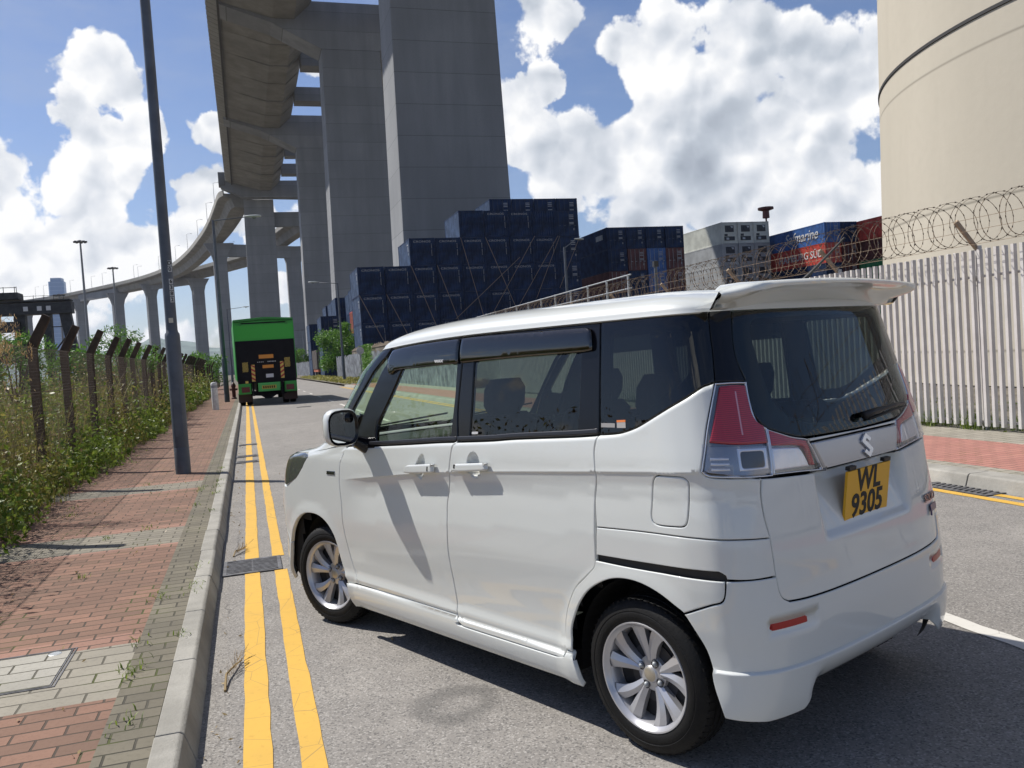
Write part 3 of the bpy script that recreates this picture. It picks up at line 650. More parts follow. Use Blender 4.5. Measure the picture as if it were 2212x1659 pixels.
for i, (x, y, n) in enumerate(rowC):
    for r in range(n):
        red = (i == 0 and r == 2); key, mk = ('rr', lambda: container(M_RUSTRED if False else M_RED2, pmat('faded_orange_red_paint', (.30, .085, .05), .6, var=.3), face='door')) if red else (('cd', K_CD) if i >= 4 or r == n-1 else ('cp', K_CP))
        place(key, mk, x, y, r*CH, ('faded orange red container in the first stack behind the stepped stack' if red else 'blue container, %s low stack receding behind the stepped stack, %s tier up' % (ORD[i], ORD[r])), 'containers receding along the road')
matB = {(1, 4): 'rustd', (2, 4): 'blued', (3, 4): 'rustd', (3, 3): 'rustd', (0, 3): 'rustd', (2, 3): 'blued'}
MK = {'rustd': lambda: container(M_RUSTRED, face='door', ln=12.19), 'blued': lambda: container(M_BLUE, face='door', ln=12.19), 'n40': lambda: container(M_NAVY, face='door', ln=12.19), 'n40t': lambda: container(M_NAVY, face='door', ln=12.19, side_text=('|||||', .8, 0, 3.2, 1.6, 1.2))}
NM = {'rustd': 'dark red', 'blued': 'mid blue', 'n40': 'navy', 'n40t': 'navy'}
for c in range(4):
    for r in range(6):
        k = matB.get((c, r), 'n40t' if (c, r) == (0, 5) else 'n40')
        place(k, MK[k], 41.6+P_*c, 93, r*CH, '%s container %s from left, %s tier up, in the square dark block' % (NM[k], ORD[c], ORD[r]), 'long containers of the square dark block')
for c in range(3):
    for r in range(6):
        g_ = r in (3, 4) and c < 3
        place('rfg' if r < 5 else 'rfw', (lambda: container(M_REEFG, M_REEFG, face='reefer', ln=12.19, h=2.9)) if r < 5 else (lambda: container(M_REEF, M_REEF, face='reefer', ln=12.19, h=2.9)), 63.1+2.5*c, 103, r*2.9,
              '%s refrigerated container %s from left, %s tier up, in the white block' % ('cream' if r == 5 else 'pale grey', ORD[c], ORD[r]), 'refrigerated containers in the white block')
def sname(c, r):
    if c == 0 and r == 5: return 'saf', lambda: container(M_BLUE, M_BLUE, face='door', ln=12.19, side_text=('Safmarine', 1.9, .35, 4.9, 1.35, .95)), 'bright blue long container with white script lettering on top of its stack'
    if c == 0 and r == 4: return 'sud', lambda: container(M_RED2, M_RED2, face='door', ln=12.19, side_text=('HAMBURG SÜD', 1.35, 0, 5.2, 1.3, 1.0)), 'bright red long container with white capital lettering directly below the blue one'
    if r == 5: return 'n40', MK['n40'], 'navy long container beside the bright blue lettered one in the top tier, %s column' % ORD[c]
    if r == 4: return 'rustd', MK['rustd'], 'dark red long container beside the bright red lettered one, %s column' % ORD[c]
    return ('n40', 'rustd', 'blued')[(r+c) % 3], MK[('n40', 'rustd', 'blued')[(r+c) % 3]], '%s container under the lettered blue and red pair, %s column, %s tier up' % (NM[('n40', 'rustd', 'blued')[(r+c) % 3]], ORD[c], ORD[r])
for c in range(2):
    for r in range(6):
        k, mk, lab = sname(c, r); place(k, mk, 71.6+P_*c, 92.6, r*CH, lab, 'long containers of the lettered stack')
for r in range(6):
    k, mk, nm = [('gr', lambda: container(M_GREEN2, face='door', ln=12.19), 'green'), ('rustd', MK['rustd'], 'dark red'), ('red40', lambda: container(M_RED2, face='door', ln=12.19), 'bright red')][0 if r < 4 else (1 if r == 4 else 2)]
    place(k, mk, 76.9, 87.6, r*CH, '%s container in the single stack next to the beige tower, %s tier up' % (nm, ORD[r]), 'containers next to the tower')
t = thing('warning_beacon', 'small red beacon post with a wide cap standing above the pale container block', 'beacon', (72.6, 106.5, 0))
b = MB(); b.tube([(0, 0, 0), (0, 0, 18.4)], .12, 6); b.build('post', M_RUSTRED, t); b = MB(); b.lathe([(.0, 19.9), (1.1, 19.9), (1.1, 19.6), (.45, 19.4), (.5, 18.4), (0, 18.3)], 12, 'z'); b.build('cap', M_RUSTRED, t)
# lashing rods running diagonally across the stack fronts
M_LASH = pmat('lashing_rod_rusty', (.26, .20, .16), .6, .3)
def rod(c0, r0, c1, r1, k):
    y = 79.3+.22*min(c0, c1)-.16; b = MB(); b.tube([(10.38+P_*c0, y, r0*CH), (10.38+P_*c1, y, r1*CH)], .028, 5)
    return tag(b.build('lashing_rod', M_LASH), 'lashing rod slanting %s on the tall navy stack, %s from the left' % ('down to the right' if c1 > c0 else 'down to the left', ORD[k]), 'lashing rod', 'lashing rods across the navy stack')
for k, a in enumerate([(0, 3, 1.1, 0.6), (1, 3, 2.1, .6), (2, 4, 2.9, 1.5), (3, 4, 4, 1.0), (4, 5, 4.9, 1.2), (5, 5, 6.2, 1.9), (7, 5, 5, 2), (6.3, 4.2, 3.6, 2), (8, 5, 6, 2.1), (8.1, 5, 6.8, 2.3), (9, 5, 8, 3)]): rod(*a, k)
# ================================================================== street furniture
M_POLE = pmat('grey_pole_paint', (.085, .098, .12), .5, .1, var=.18, vscale=3); M_HEAD = pmat('lantern_grey', (.33, .36, .36), .45)
M_LENS = glass('lantern_bowl', (.75, .78, .75), 1.2)
M_BLK = pmat('black_text', (.015, .015, .015), .7)
def lamp_post(name_label, x, y, z0, h, arm, r0=.10, r1=.073, zs=2.05, head=True, rz=0., top=.045, arm_up=.15):
    t = thing('lamp_post', name_label, 'lamp post', (x, y, z0), rz)
    b = MB(); b.lathe([(r0*1.0, 0), (r0, zs-.04), (r0*.97, zs), (r0*.80, zs+.03), (r1, zs+.06)], 24, 'z'); b.lathe([(r0*1.02, 0), (r0*1.02, .38), (r0, .385)], 24, 'z'); b.build('base_section', M_POLE, t, smooth=True, auto=40, fix=False)
    b = MB(); b.tube([(0, 0, zs), (0, 0, h)], [r1, top], 16); b.build('column', M_POLE, t, smooth=True, auto=40)
    b = MB(); b.box(-.055, .055, -r0-.004, -r0+.01, .55, 1.25); b.build('door', M_POLE, t)
    s = 1 if arm > 0 else -1
    b = MB(); b.tube([(0, 0, h-.05), (.1*s, 0, h-.02), (arm*.72, 0, h+arm_up*.8)], [.03, .028, .024], 8); b.build('arm', M_POLE, t, smooth=True)
    if head:
        b = MB(); x0 = arm*.70; n = 10; prof = [(0, .0), (.07, .05), (.30, .10), (.60, .11), (.80, .085), (.86, .0)]
        vs = []; 
        for (u, q) in prof:
            for k in range(n): a = 2*math.pi*k/n; vs.append((x0+s*u, q*1.25*math.cos(a), h+arm_up+(q*.75*math.sin(a) if math.sin(a) > 0 else q*.35*math.sin(a))))
        b.add(vs, [(i*n+k, i*n+(k+1) % n, (i+1)*n+(k+1) % n, (i+1)*n+k) for i in range(5) for k in range(n)]); b.build('lantern_head', M_HEAD, t, smooth=True)
        b = MB(); b.lathe([(0, -.12), (.07, -.10), (.115, -.03), (.12, .0)], 14, 'z', (x0+s*.5, 0, h+arm_up-.01)); b.build('lantern_bowl', M_LENS, t, smooth=True, fix=False)
    return t
L1 = lamp_post('big grey lamp post on the near left pavement, taller than the view', -.99, 13.35, .115, 10.2, 1.9, .105, .080, 2.04, top=.062)
for k, ch in enumerate(['D', '0', '', '6', '3', '8', '2']):
    if not ch: continue
    b = MB(); zc_ = 3.06-.088*k; b.box(.020, .072, -.0785, -.0745, zc_-.038, zc_+.038); pl_ = b.build('number_plate', pmat('number_backing', (.50, .50, .48), .6), L1)
    put_mesh('number', text_mesh(ch, .075, .0008, bold=.002), M_BLK, pl_, Matrix.Translation((.046, -.0795, zc_)) @ Matrix.Rotation(math.pi/2, 4, 'X'))
b = MB(); b.box(-.025, .035, -.0800, -.0775, 2.20, 2.27); b.build('number_plate', pmat('beige_plate', (.5, .47, .38), .6), L1)
lamp_post('second grey lamp post, its lantern reaching over the road left of the green truck', -.99, 43.5, .115, 8.75, 2.0, .12, .085, 2.1, top=.06)
lamp_post('third lamp post on the left pavement, partly hidden by the green truck', -1.62, 104, .115, 8.7, 2.3, .14, .10, 2.1)
lamp_post('grey lamp post on the right verge with its lantern reaching left over the road', 7.6, 71, .1, 8.1, -2.1, .13, .10, 2.1, top=.07)
lamp_post('grey lamp post behind the white fence, standing before the tall navy stack', 20.6, 53, 0, 8.3, 1.3, .13, .10, 2.1, rz=R(20), arm_up=.55, top=.07)
t = thing('camera_pole', 'short grey pole with a dark cap standing before the square container block', 'pole', (15.38, 30, 0))
b = MB(); b.tube([(0, 0, 0), (0, 0, 4.5)], [.075, .065], 12); b.build('column', M_POLE, t, smooth=True, auto=40); b = MB(); b.box(-.09, .09, -.09, .09, 4.5, 4.72); b.build('cap', M_BLACKS, t)
t = thing('bollard', 'white round bollard on the left pavement in front of the second lamp post', 'bollard', (-1.25, 35.2, .115))
b = MB(); b.lathe([(.125, 0), (.125, 1.0), (.12, 1.03), (.09, 1.075), (.0, 1.09)], 24, 'z'); b.build('post', pmat('bollard_white', (.62, .62, .60), .55, var=.2, vscale=8), t, smooth=True, auto=40, fix=False)
b = MB(); b.lathe([(.1265, .86), (.1265, .96)], 24, 'z'); b.build('band', pmat('bollard_grey_band', (.30, .31, .32), .5), t, fix=False)
M_HYD = pmat('hydrant_red', (.07, .009, .009), .45, var=.2, vscale=8)
t = thing('fire_hydrant', 'small dark red fire hydrant at the kerb left of the green truck', 'fire hydrant', (-.72, 47.5, .115))
b = MB(); b.lathe([(.14, 0), (.14, .06), (.095, .08), (.095, .62), (.12, .64), (.12, .70), (.10, .78), (.05, .86), (0, .88)], 16, 'z'); b.build('barrel', M_HYD, t, smooth=True, auto=40, fix=False)
b = MB(); b.tube([(-.2, 0, .5), (.2, 0, .5)], .05, 10); b.tube([(0, 0, .5), (0, -.18, .5)], .055, 10); b.build('outlet', M_HYD, t)
t = thing('traffic_sign', 'small round sign on a thin post by the metal hoarding', 'sign', (7.9, 62, .1))
b = MB(); b.tube([(0, 0, 0), (0, 0, 2.55)], .035, 8); b.build('post', M_STEELD, t); b = MB(); b.lathe([(0, -.02), (.27, -.02), (.27, .01), (0, .01)], 20, 'y', (0, -.05, 2.35)); b.build('sign_plate', M_STEELL, t, fix=False)

# ================================================================== left chain link fence
M_CPOST = concrete('old_post_concrete', (.085, .060, .044), (.035, .025, .019), stain=.8, scale=3., streak=False)
M_WIRE = pmat('rusty_wire', (.09, .065, .05), .8, .2)
FX = -2.72
fence = thing('chain_link_fence', 'old chain link fence on cranked brown concrete posts overgrown along the left pavement', 'fence', (FX, 30, .1))
py = 10.75; k = 0; pys = [9.25]
py = 12.91
while py < 92:
    pys.append(py); py += 2.13 if py < 60 else 4.2
for y in pys:
    b = MB(); w0 = .056; j = random.uniform(-.02, .02); tl = random.uniform(-.03, .03)
    zb = 1.97+random.uniform(-.03, .03)
    prof = [(-w0, 0), (w0, 0), (w0+tl, zb-.06), (w0+.20+tl, zb+.36), (w0+.11+tl, zb+.41), (-w0+tl, zb)]
    b.prism(prof, 'y', y-30-.055+j, y-30+.055+j); b.build('post', M_CPOST, fence, bevel=.012)
V = []; F = []
def strand(p0, p1, r=.0016):
    a, c = Vector(p0), Vector(p1); i = len(V); dd = (c-a).normalized(); n1_ = dd.orthogonal().normalized()*r; n2_ = dd.cross(n1_).normalized()*r
    for q in (a, c): V.extend([q+n1_, q+n2_, q-n1_*.5-n2_])
    F.extend([(i, i+1, i+4, i+3), (i+1, i+2, i+5, i+4), (i+2, i, i+3, i+5)])
H_ = 1.95; pitch = .062; y = 6.5
while y < 46:
    strand((.075, y-30, .02), (.075, y-30+H_*.8, H_)); strand((.078, y-30+H_*.8, .02), (.078, y-30, H_)); y += pitch*(1 if y < 26 else 1.8)
fastmesh('wire_mesh', np.array([tuple(v) for v in V]), np.array(F), [M_WIRE], parent=fence)
b = MB()
for z in (.15, .75, 1.35, 1.93): b.tube([(.078, 6.5-30, z), (.078, 92-30, z)], .0035, 4)
z = .05
while z < 1.95: b.tube([(.08, 6.5-30, z), (.08, 46-30, z)], .0014, 3, cap=False); z += .045
b.build('line_wire', M_WIRE, fence)

# ================================================================== right palisade fence with coil
M_PAL = pmat('palisade_offwhite', (.55, .53, .50), .6, var=.10, vscale=4., bump=.1)
M_COIL = pmat('razor_wire_rusty', (.23, .175, .12), .6, .35, var=.4, vscale=30); M_ARM = pmat('tan_arm_paint', (.36, .28, .19), .7, var=.2)
pal = thing('palisade_fence', 'tall off white steel palisade fence along the right pavement', 'fence', (9.14, 8, .118))
def slat(b, y, h):
    # folded W section, open side away from the road
    s = .021; d_ = .056
    pr = [(0, -s), (0, s), (d_, s), (d_, s-.004), (.004, s-.004), (.004, -s+.004), (d_, -s+.004), (d_, -s)]
    lean = random.uniform(-.006, .006)
    vs = [(p[0]-.02, y+p[1], .06) for p in pr]+[(p[0]-.02+lean, y+p[1]+lean, h+random.uniform(-.004, .004)) for p in pr]; n = len(pr)
    b.add(vs, [(i, (i+1) % n, n+(i+1) % n, n+i) for i in range(n)]+[tuple(range(n, 2*n))])
FH = 2.36; sy = np.arange(-14, 31, .128)
idx = sorted(range(len(sy)), key=lambda i: abs(sy[i]-13.0))[:100]
for i in idx: b = MB(); slat(b, sy[i]-8, FH); b.build('slat', M_PAL, pal)
b = MB()
for i in range(len(sy)):
    if i not in set(idx): slat(b, sy[i]-8, FH)
tag(b.build('slat', M_PAL, pal), None, None, kind='stuff')
b = MB()
for z in (.10, 2.0): b.box(.045, .075, -22, 23, z, z+.03)
b.build('rail', M_PAL, pal)
for y in np.arange(-13.1, 31, 2.75):
    b = MB(); b.box(.07, .13, y-8-.035, y-8+.035, 0, FH+.06); b.build('post', M_PAL, pal)
    b = MB(); b.add([(.07, y-8-.02, FH), (.13, y-8-.02, FH), (.13, y-8+.02, FH), (.07, y-8+.02, FH), (-.26, y-8-.02, FH+.36), (-.22, y-8-.02, FH+.40), (-.22, y-8+.02, FH+.40), (-.26, y-8+.02, FH+.36)], [(0, 1, 5, 4), (1, 2, 6, 5), (2, 3, 7, 6), (3, 0, 4, 7), (4, 5, 6, 7)]); b.build('cranked_arm', M_ARM, pal)
coil = thing('razor_wire_coil', 'rusty razor wire coil looped along the top of the white palisade fence', 'razor wire', (9.0, 8, 2.84))
V = []; F = []; rr = .29; n = 26
pts_ = []
y = -14.
for i in range(int(45/.185*n)):
    a = 2*math.pi*i/n; pts_.append((rr*math.cos(a)+.01*math.sin(i*.7), -22+.185*i/n+.05*math.sin(a*.5), rr*math.sin(a)))
for a, c in zip(pts_[:-1], pts_[1:]): strand(a, c, .0038)
for i in range(0, len(pts_)-1, 2):
    p = Vector(pts_[i]); q = Vector(pts_[i+1]); dd = (q-p).normalized(); nn = Vector((p.x, 0, p.z)).normalized(); i0 = len(V)
    V.extend([p-dd*.016+nn*.009, p+dd*.016+nn*.009, p+dd*.010-nn*.009, p-dd*.010-nn*.009]); F.append((i0, i0+1, i0+2, i0+3))
fastmesh('coil', np.array([tuple(v) for v in V]), np.array(F), [M_COIL], parent=coil)
b = MB()
for (x_, z_) in ((-.13, -.14), (.02, -.30), (-.2, .0)): b.tube([(x_, -22, z_), (x_, 23, z_)], .003, 4)
b.build('carrier_wire', M_COIL, coil)
# raised walkway and its railing behind the fence
t = thing('concrete_walkway', 'raised concrete walkway behind the white fence below the railing', 'walkway', (11.4, 27, 0))
b = MB(); b.box(-1.0, 1.2, -5, 22, 0, 2.35); b.build('deck', M_KERB, t)
t = thing('guard_rail', 'pale grey tubular guard rail rising behind the minivan roof in front of the containers', 'railing', (10.5, 22, 2.35))
def gr(z, y): return z+.0*y
for i, y in enumerate(np.arange(.2, 21, 1.5)): b = MB(); b.box(-.025, .025, y-.025, y+.025, 0, 1.2-.01*y); b.build('post', M_STEELL, t)
b = MB()
for z in (.45, .8, 1.18): b.tube([(0, 0, z), (0, 20, z-.2*z)], .022, 6)
b.build('rail', M_STEELL, t)

# ================================================================== hoarding, wall, trailer across the road
M_HOARD = pmat('corrugated_hoarding', (.34, .36, .38), .55, .25, var=.35, vscale=1.6, vcol=(.16, .16, .165))
def hoarding(x, y0, y1, h, label, x1=None, step=.85):
    t = thing('metal_hoarding', label, 'hoarding', (x, y0, .1)); b = MB(); n = int((y1-y0)/step); x1 = x if x1 is None else x1
    for i in range(n):
        ya = i*step; dz = random.uniform(-.12, .10); dx = (x1-x)*i/n; pr = []
        for k in range(9): pr.append((dx+(.03 if k % 2 else 0)+random.uniform(-.004, .004), ya+k*step/9)); pr.append((dx+(.03 if k % 2 else 0), ya+(k+.8)*step/9))
        pr.append((dx, ya+step)); m = len(pr); vs = [(p[0], p[1], 0) for p in pr]+[(p[0], p[1], h+dz) for p in pr]
        b.add(vs, [(q, q+1, m+q+1, m+q) for q in range(m-1)])
    b.build('sheet', M_HOARD, t, fix=False); b = MB()
    for i in range(0, n, 3): b.box((x1-x)*i/n+.05, (x1-x)*i/n+.1, i*step-.03, i*step+.03, 0, h-.1)
    b.build('post', M_STEELD, t); return t
hoarding(9.25, 36, 93, 2.25, 'weathered grey corrugated metal hoarding along the far side of the road')
hoarding(9.6, 128, 200, 2.3, 'short stretch of grey metal hoarding beyond the parked trailer', 8.9)
t = thing('boundary_wall', 'stained concrete wall with weeds on its top below the navy container stack', 'wall', (9.55, 54, 0))
b = MB(); b.box(0, .3, 0, 27, 0, 2.75); b.build('wall', concrete('stained_wall', (.24, .21, .17), (.10, .085, .065), stain=.8, scale=.6), t, bevel=.03)
b = MB(); xs = np.linspace(0, 27, 80); vs = []
for x in xs: vs += [(-.05, x, 2.7), (.15, x, 2.85+abs(random.gauss(0, .10))), (.4, x, 2.7)]
b.add(vs, [(3*i+j, 3*i+j+1, 3*i+j+4, 3*i+j+3) for i in range(79) for j in range(2)]); b.build('weedy_coping', pmat('weedy_rubble', (.10, .075, .05), .95, var=.6, vscale=5, bump=.8, bscale=8), t, fix=False)
M_TYRE = pmat('tyre_rubber', (.008, .008, .008), .6, spec=.22, var=.25, vscale=8, bump=.15, bscale=90)
t = thing('parked_trailer', 'parked trailer with a weathered brown box on an orange chassis by the hoarding', 'trailer', (9.15, 118, 0))
b = MB(); corr(b, 'y', 0, 0, 2.4, 1.15, 3.75, 9, .05, -1); corr(b, 'x', 0, 0, 8, 1.15, 3.75, 26, .04, -1); b.add([(0, 0, 3.75), (2.4, 0, 3.75), (2.4, 8, 3.75), (0, 8, 3.75), (2.4, 0, 1.15), (2.4, 8, 1.15)], [(0, 1, 2, 3), (1, 4, 5, 2)]); b.build('box', M_BROWNC, t, fix=False)
b = MB(); b.box(.1, 2.3, .0, 8, .75, 1.13); b.build('chassis', pmat('orange_chassis', (.38, .09, .03), .6, var=.4), t, bevel=.02)
for x in (.35, 1.85):
    for y in (1.2, 2.5): b = MB(); b.lathe([(.1, -.2), (.45, -.2), (.5, -.12), (.5, .12), (.45, .2), (.1, .2)], 20, 'x', (x, y, .5)); b.build('wheel', M_TYRE, t, smooth=True, auto=40)

# ================================================================== green box truck seen from behind
def truck():
    G = pmat('truck_green', (.025, .27, .035), .45, var=.15, vscale=2.); GD = pmat('truck_darker_green', (.02, .20, .03), .5); B_ = pmat('truck_black', (.007, .007, .010), .6, spec=.15, var=.2, vscale=2)  # GD is a darker green for roof cap and marker lamps
    O_ = pmat('hazard_orange', (.62, .24, .03), .5); Y_ = pmat('hazard_yellow', (.62, .46, .10), .5); RD = pmat('hazard_red', (.36, .02, .02), .5); W_ = pmat('sticker_white', (.55, .56, .6), .5)
    TL = pmat('dark_tail_light', (.10, .004, .006), .3); FL = pmat('mud_flap_brown', (.055, .032, .028), .8)
    t = thing('box_truck', 'green box truck with a black tail lift parked on the left yellow lines ahead', 'truck', (.86, 39.4, 0), R(1.2))
    b = MB(); b.box(-1.29, 1.29, .06, 8.2, 1.12, 3.80); b.build('cargo_box', G, t, bevel=.03)
    b = MB(); b.prism([(-1.29, 1.1), (1.29, 1.1), (1.29, 3.68), (.0, 3.74), (-1.29, 3.68)], 'y', .0, .06); b.build('rear_frame', G, t, bevel=.015)
    b = MB(); b.prism([(-1.27, 3.70), (0, 3.78), (1.27, 3.70), (1.27, 3.80), (0, 3.88), (-1.27, 3.80)], 'y', -.08, .08); b.build('roof_cap', GD, t, bevel=.01)
    b = MB(); b.box(-.95, .95, -.012, 0, 3.60, 3.655); b.build('hinge_bar', B_, t)
    b = MB()
    for x in (-.98, .98): b.box(x-.03, x+.03, -.03, 0, 3.52, 3.70)
    b.box(-.05, .05, -.1, -.03, 3.74, 3.84); b.build('marker_lamp', GD, t)
    b = MB(); b.box(-1.255, 1.255, -.07, -.005, .98, 2.86); b.build('tail_lift_platform', B_, t, bevel=.02)
    lift = col.objects['tail_lift_platform']
    b = MB(); b.box(-1.255, 1.255, -.010, -.004, 2.865, 3.55); b.build('upper_panel', pmat('truck_bright_green', (.03, .34, .03), .45), t)
    b = MB()
    b.box(-.30, .32, -.076, -.07, 2.05, 2.22); b.box(-.17, .30, -.076, -.07, 1.62, 1.76); b.build('orange_marker', O_, lift)
    b = MB(); b.box(-.05, .27, -.076, -.07, 1.20, 1.36); b.build('notice_plate', W_, lift)
    b = MB()
    for k in range(4): b.box(-.38+k*.075, -.34+k*.075, -.076, -.07, 1.885, 1.915)
    for k in range(6): b.box(.06+k*.062, .10+k*.062, -.076, -.07, 1.885, 1.925)
    b.build('lettering', M_LETT, lift)
    for x, z in ((-.90, 1.50), (.90, 1.62)):
        b = MB()
        b.box(x-.12, x+.12, -.075, -.07, z, z+.42); b.cur = 1
        for i in range(8):
            for j in range(14):
                if (i+j) % 2: b.box(x-.12+i*.03, x-.12+(i+1)*.03, -.077, -.075, z+j*.03, z+(j+1)*.03)
        b.build('chequered_plate', [Y_, B_], lift)
    for x, z in ((-.58, 1.06), (.66, 1.14)):
        b = MB(); b.box(x-.075, x+.075, -.076, -.07, z, z+.74); b.cur = 1; s = 1 if x < 0 else -1
        for k in range(4):
            za = z+.02+k*.19; pr = [(x-.075, za+(.10 if s > 0 else 0)), (x+.075, za+(0 if s > 0 else .10)), (x+.075, za+(.09 if s > 0 else .19)), (x-.075, za+(.19 if s > 0 else .09))]
            pr = [(u, min(v_, z+.74)) for u, v_ in pr]; b.prism(pr, 'y', -.079, -.0765)
        b.build('chevron_board', [Y_, RD], lift)
    b = MB(); b.box(-.94, -.82, -.076, -.07, 1.0, 1.1); b.build('yellow_sticker', Y_, lift)
    for s, nm in ((-1, 'l'), (1, 'r')):
        b = MB(); b.box(s*.98-.27, s*.98+.27, -.06, .3, .52, 1.02); h = b.build('light_box', G, t, bevel=.02)
        b = MB(); b.box(s*.95-.17, s*.95+.17, -.075, -.06, .60, .84); b.build('tail_light', TL, h)
        b = MB(); b.box(s*.98-.29, s*.98+.29, .35, .39, .16, .56); b.build('mud_flap', FL, t)
        b = MB(); b.box(s*.62-.04, s*.62+.04, -.14, .3, .42, 1.05); b.build('lift_arm', B_, t)
        for dx in (.0, .31):
            b = MB(); b.lathe([(.2, -.12), (.44, -.13), (.48, -.09), (.48, .09), (.44, .13), (.2, .12)], 28, 'x', (s*(1.10-dx), .95, .48)); b.build('wheel', M_TYRE, t, smooth=True, auto=35)
    b = MB(); b.box(-.42, .52, -.10, -.02, .60, .98); b.build('bumper_plate', pmat('bumper_green', (.07, .40, .09), .5), t, bevel=.01)
    b = MB(); b.box(-.26, .36, -.108, -.10, .70, .86); b.build('number_plate', pmat('number_plate_yellow', (.42, .33, .05), .5), t)
    b = MB()
    for k in range(6): b.box(-.21+k*.09, -.16+k*.09, -.111, -.108, .73, .83)
    b.build('lettering', B_, t)
    b = MB(); b.prism([(-.75, .62), (.8, .62), (.8, .44), (.35, .40), (.12, .26), (-.1, .26), (-.3, .40), (-.75, .44)], 'y', .3, 1.4); b.build('axle', B_, t)
    b = MB(); b.box(-.45, .45, .4, 9.5, .6, 1.1); b.build('chassis', B_, t)
    b = MB(); b.prism([(8.35, .55), (10.2, .55), (10.3, 1.5), (10.1, 2.7), (8.35, 2.75)], 'x', -1.1, 1.1); b.build('cab', G, t, bevel=.06)
    for s in (-1, 1): b = MB(); b.lathe([(.2, -.12), (.44, -.13), (.48, -.09), (.48, .09), (.44, .13), (.2, .12)], 28, 'x', (s*1.0, 8.9, .48)); b.build('wheel', M_TYRE, t, smooth=True, auto=35)
truck()

# ================================================================== vegetation
def leafmat(name, c, c2, trans=.25):
    m = bpy.data.materials.new(name); m.use_nodes = True; t = m.node_tree; t.nodes.clear(); g = NT(t)
    gi = g.n('ShaderNodeNewGeometry').outputs['Random Per Island']; co = g.n('ShaderNodeTexCoord').outputs['Object']
    f = g.m('ADD', g.m('MULTIPLY', gi, .7), g.m('MULTIPLY', g.noise(co, 1.1, 3), .5)); cc = g.mix(g.mr(f, .25, .95), c, c2)
    df = g.n('ShaderNodeBsdfPrincipled', i={'Base Color': cc, 'Roughness': .5}); df.inputs['Specular IOR Level'].default_value = .4
    tr = g.n('ShaderNodeBsdfTranslucent', i={0: cc}); mx = g.n('ShaderNodeMixShader', i={0: trans, 1: df.outputs[0], 2: tr.outputs[0]})
    g.n('ShaderNodeOutputMaterial', i={0: mx.outputs[0]}); return m
ML = leafmat('green_leaf', (.075, .13, .016), (.25, .33, .05), .35); ML2 = leafmat('olive_leaf', (.15, .15, .03), (.38, .35, .09), .3); MLD = leafmat('dry_leaf', (.22, .15, .065), (.46, .35, .18), .25)
MTREE = leafmat('tree_leaf', (.055, .15, .022), (.16, .30, .05), .35); MBARK = pmat('bark', (.12, .09, .065), .9, var=.4, vscale=8, bump=.5, bscale=20)
def leaves(cen, size, n_per=1, droop=.3, asp=.45):
    """leaf quads (folded tips as 4-gons) at centres"""
    N_ = len(cen); a = rng.normal(0, 1, (N_, 3)); a[:, 2] -= droop; a /= np.linalg.norm(a, axis=1)[:, None]
    b_ = rng.normal(0, 1, (N_, 3)); b_ -= (b_*a).sum(1)[:, None]*a; b_ /= np.linalg.norm(b_, axis=1)[:, None]
    s = size*rng.uniform(.6, 1.4, N_)[:, None]
    V = np.stack([cen-a*s, cen+b_*s*asp, cen+a*s, cen-b_*s*asp], 1).reshape(-1, 3); return V, np.arange(4*N_).reshape(-1, 4)
def blades(base, h, wd, bend):
    """grass ribbons, three segments"""
    N_ = len(base); an = rng.uniform(0, 2*np.pi, N_); dr = np.stack([np.cos(an), np.sin(an), np.zeros(N_)], 1); sd_ = np.stack([-np.sin(an), np.cos(an), np.zeros(N_)], 1)*wd[:, None]
    V = []
    for k, (u, ww) in enumerate(((0, 1), (.45, .9), (.8, .6), (1., .12))):
        c = base+dr*(bend*h*u**2)[:, None]; c = c+np.stack([np.zeros(N_), np.zeros(N_), h*(u-.25*u**3*np.minimum(1, bend*1.4))], 1); V += [c-sd_*ww, c+sd_*ww]
    V = np.stack(V, 1).reshape(-1, 3); b0 = np.arange(N_)[:, None]*8
    F = np.concatenate([b0+np.array([[0, 1, 3, 2]]), b0+np.array([[2, 3, 5, 4]]), b0+np.array([[4, 5, 7, 6]])], 0); return V, F
def heightfield(x, y):
    return 1.62+.30*np.sin(y*.55+x)+.22*np.sin(y*1.7+2*x)+.15*np.sin(y*.21)-.30*np.clip((x+2.6)/.5, 0, 1)*3.2
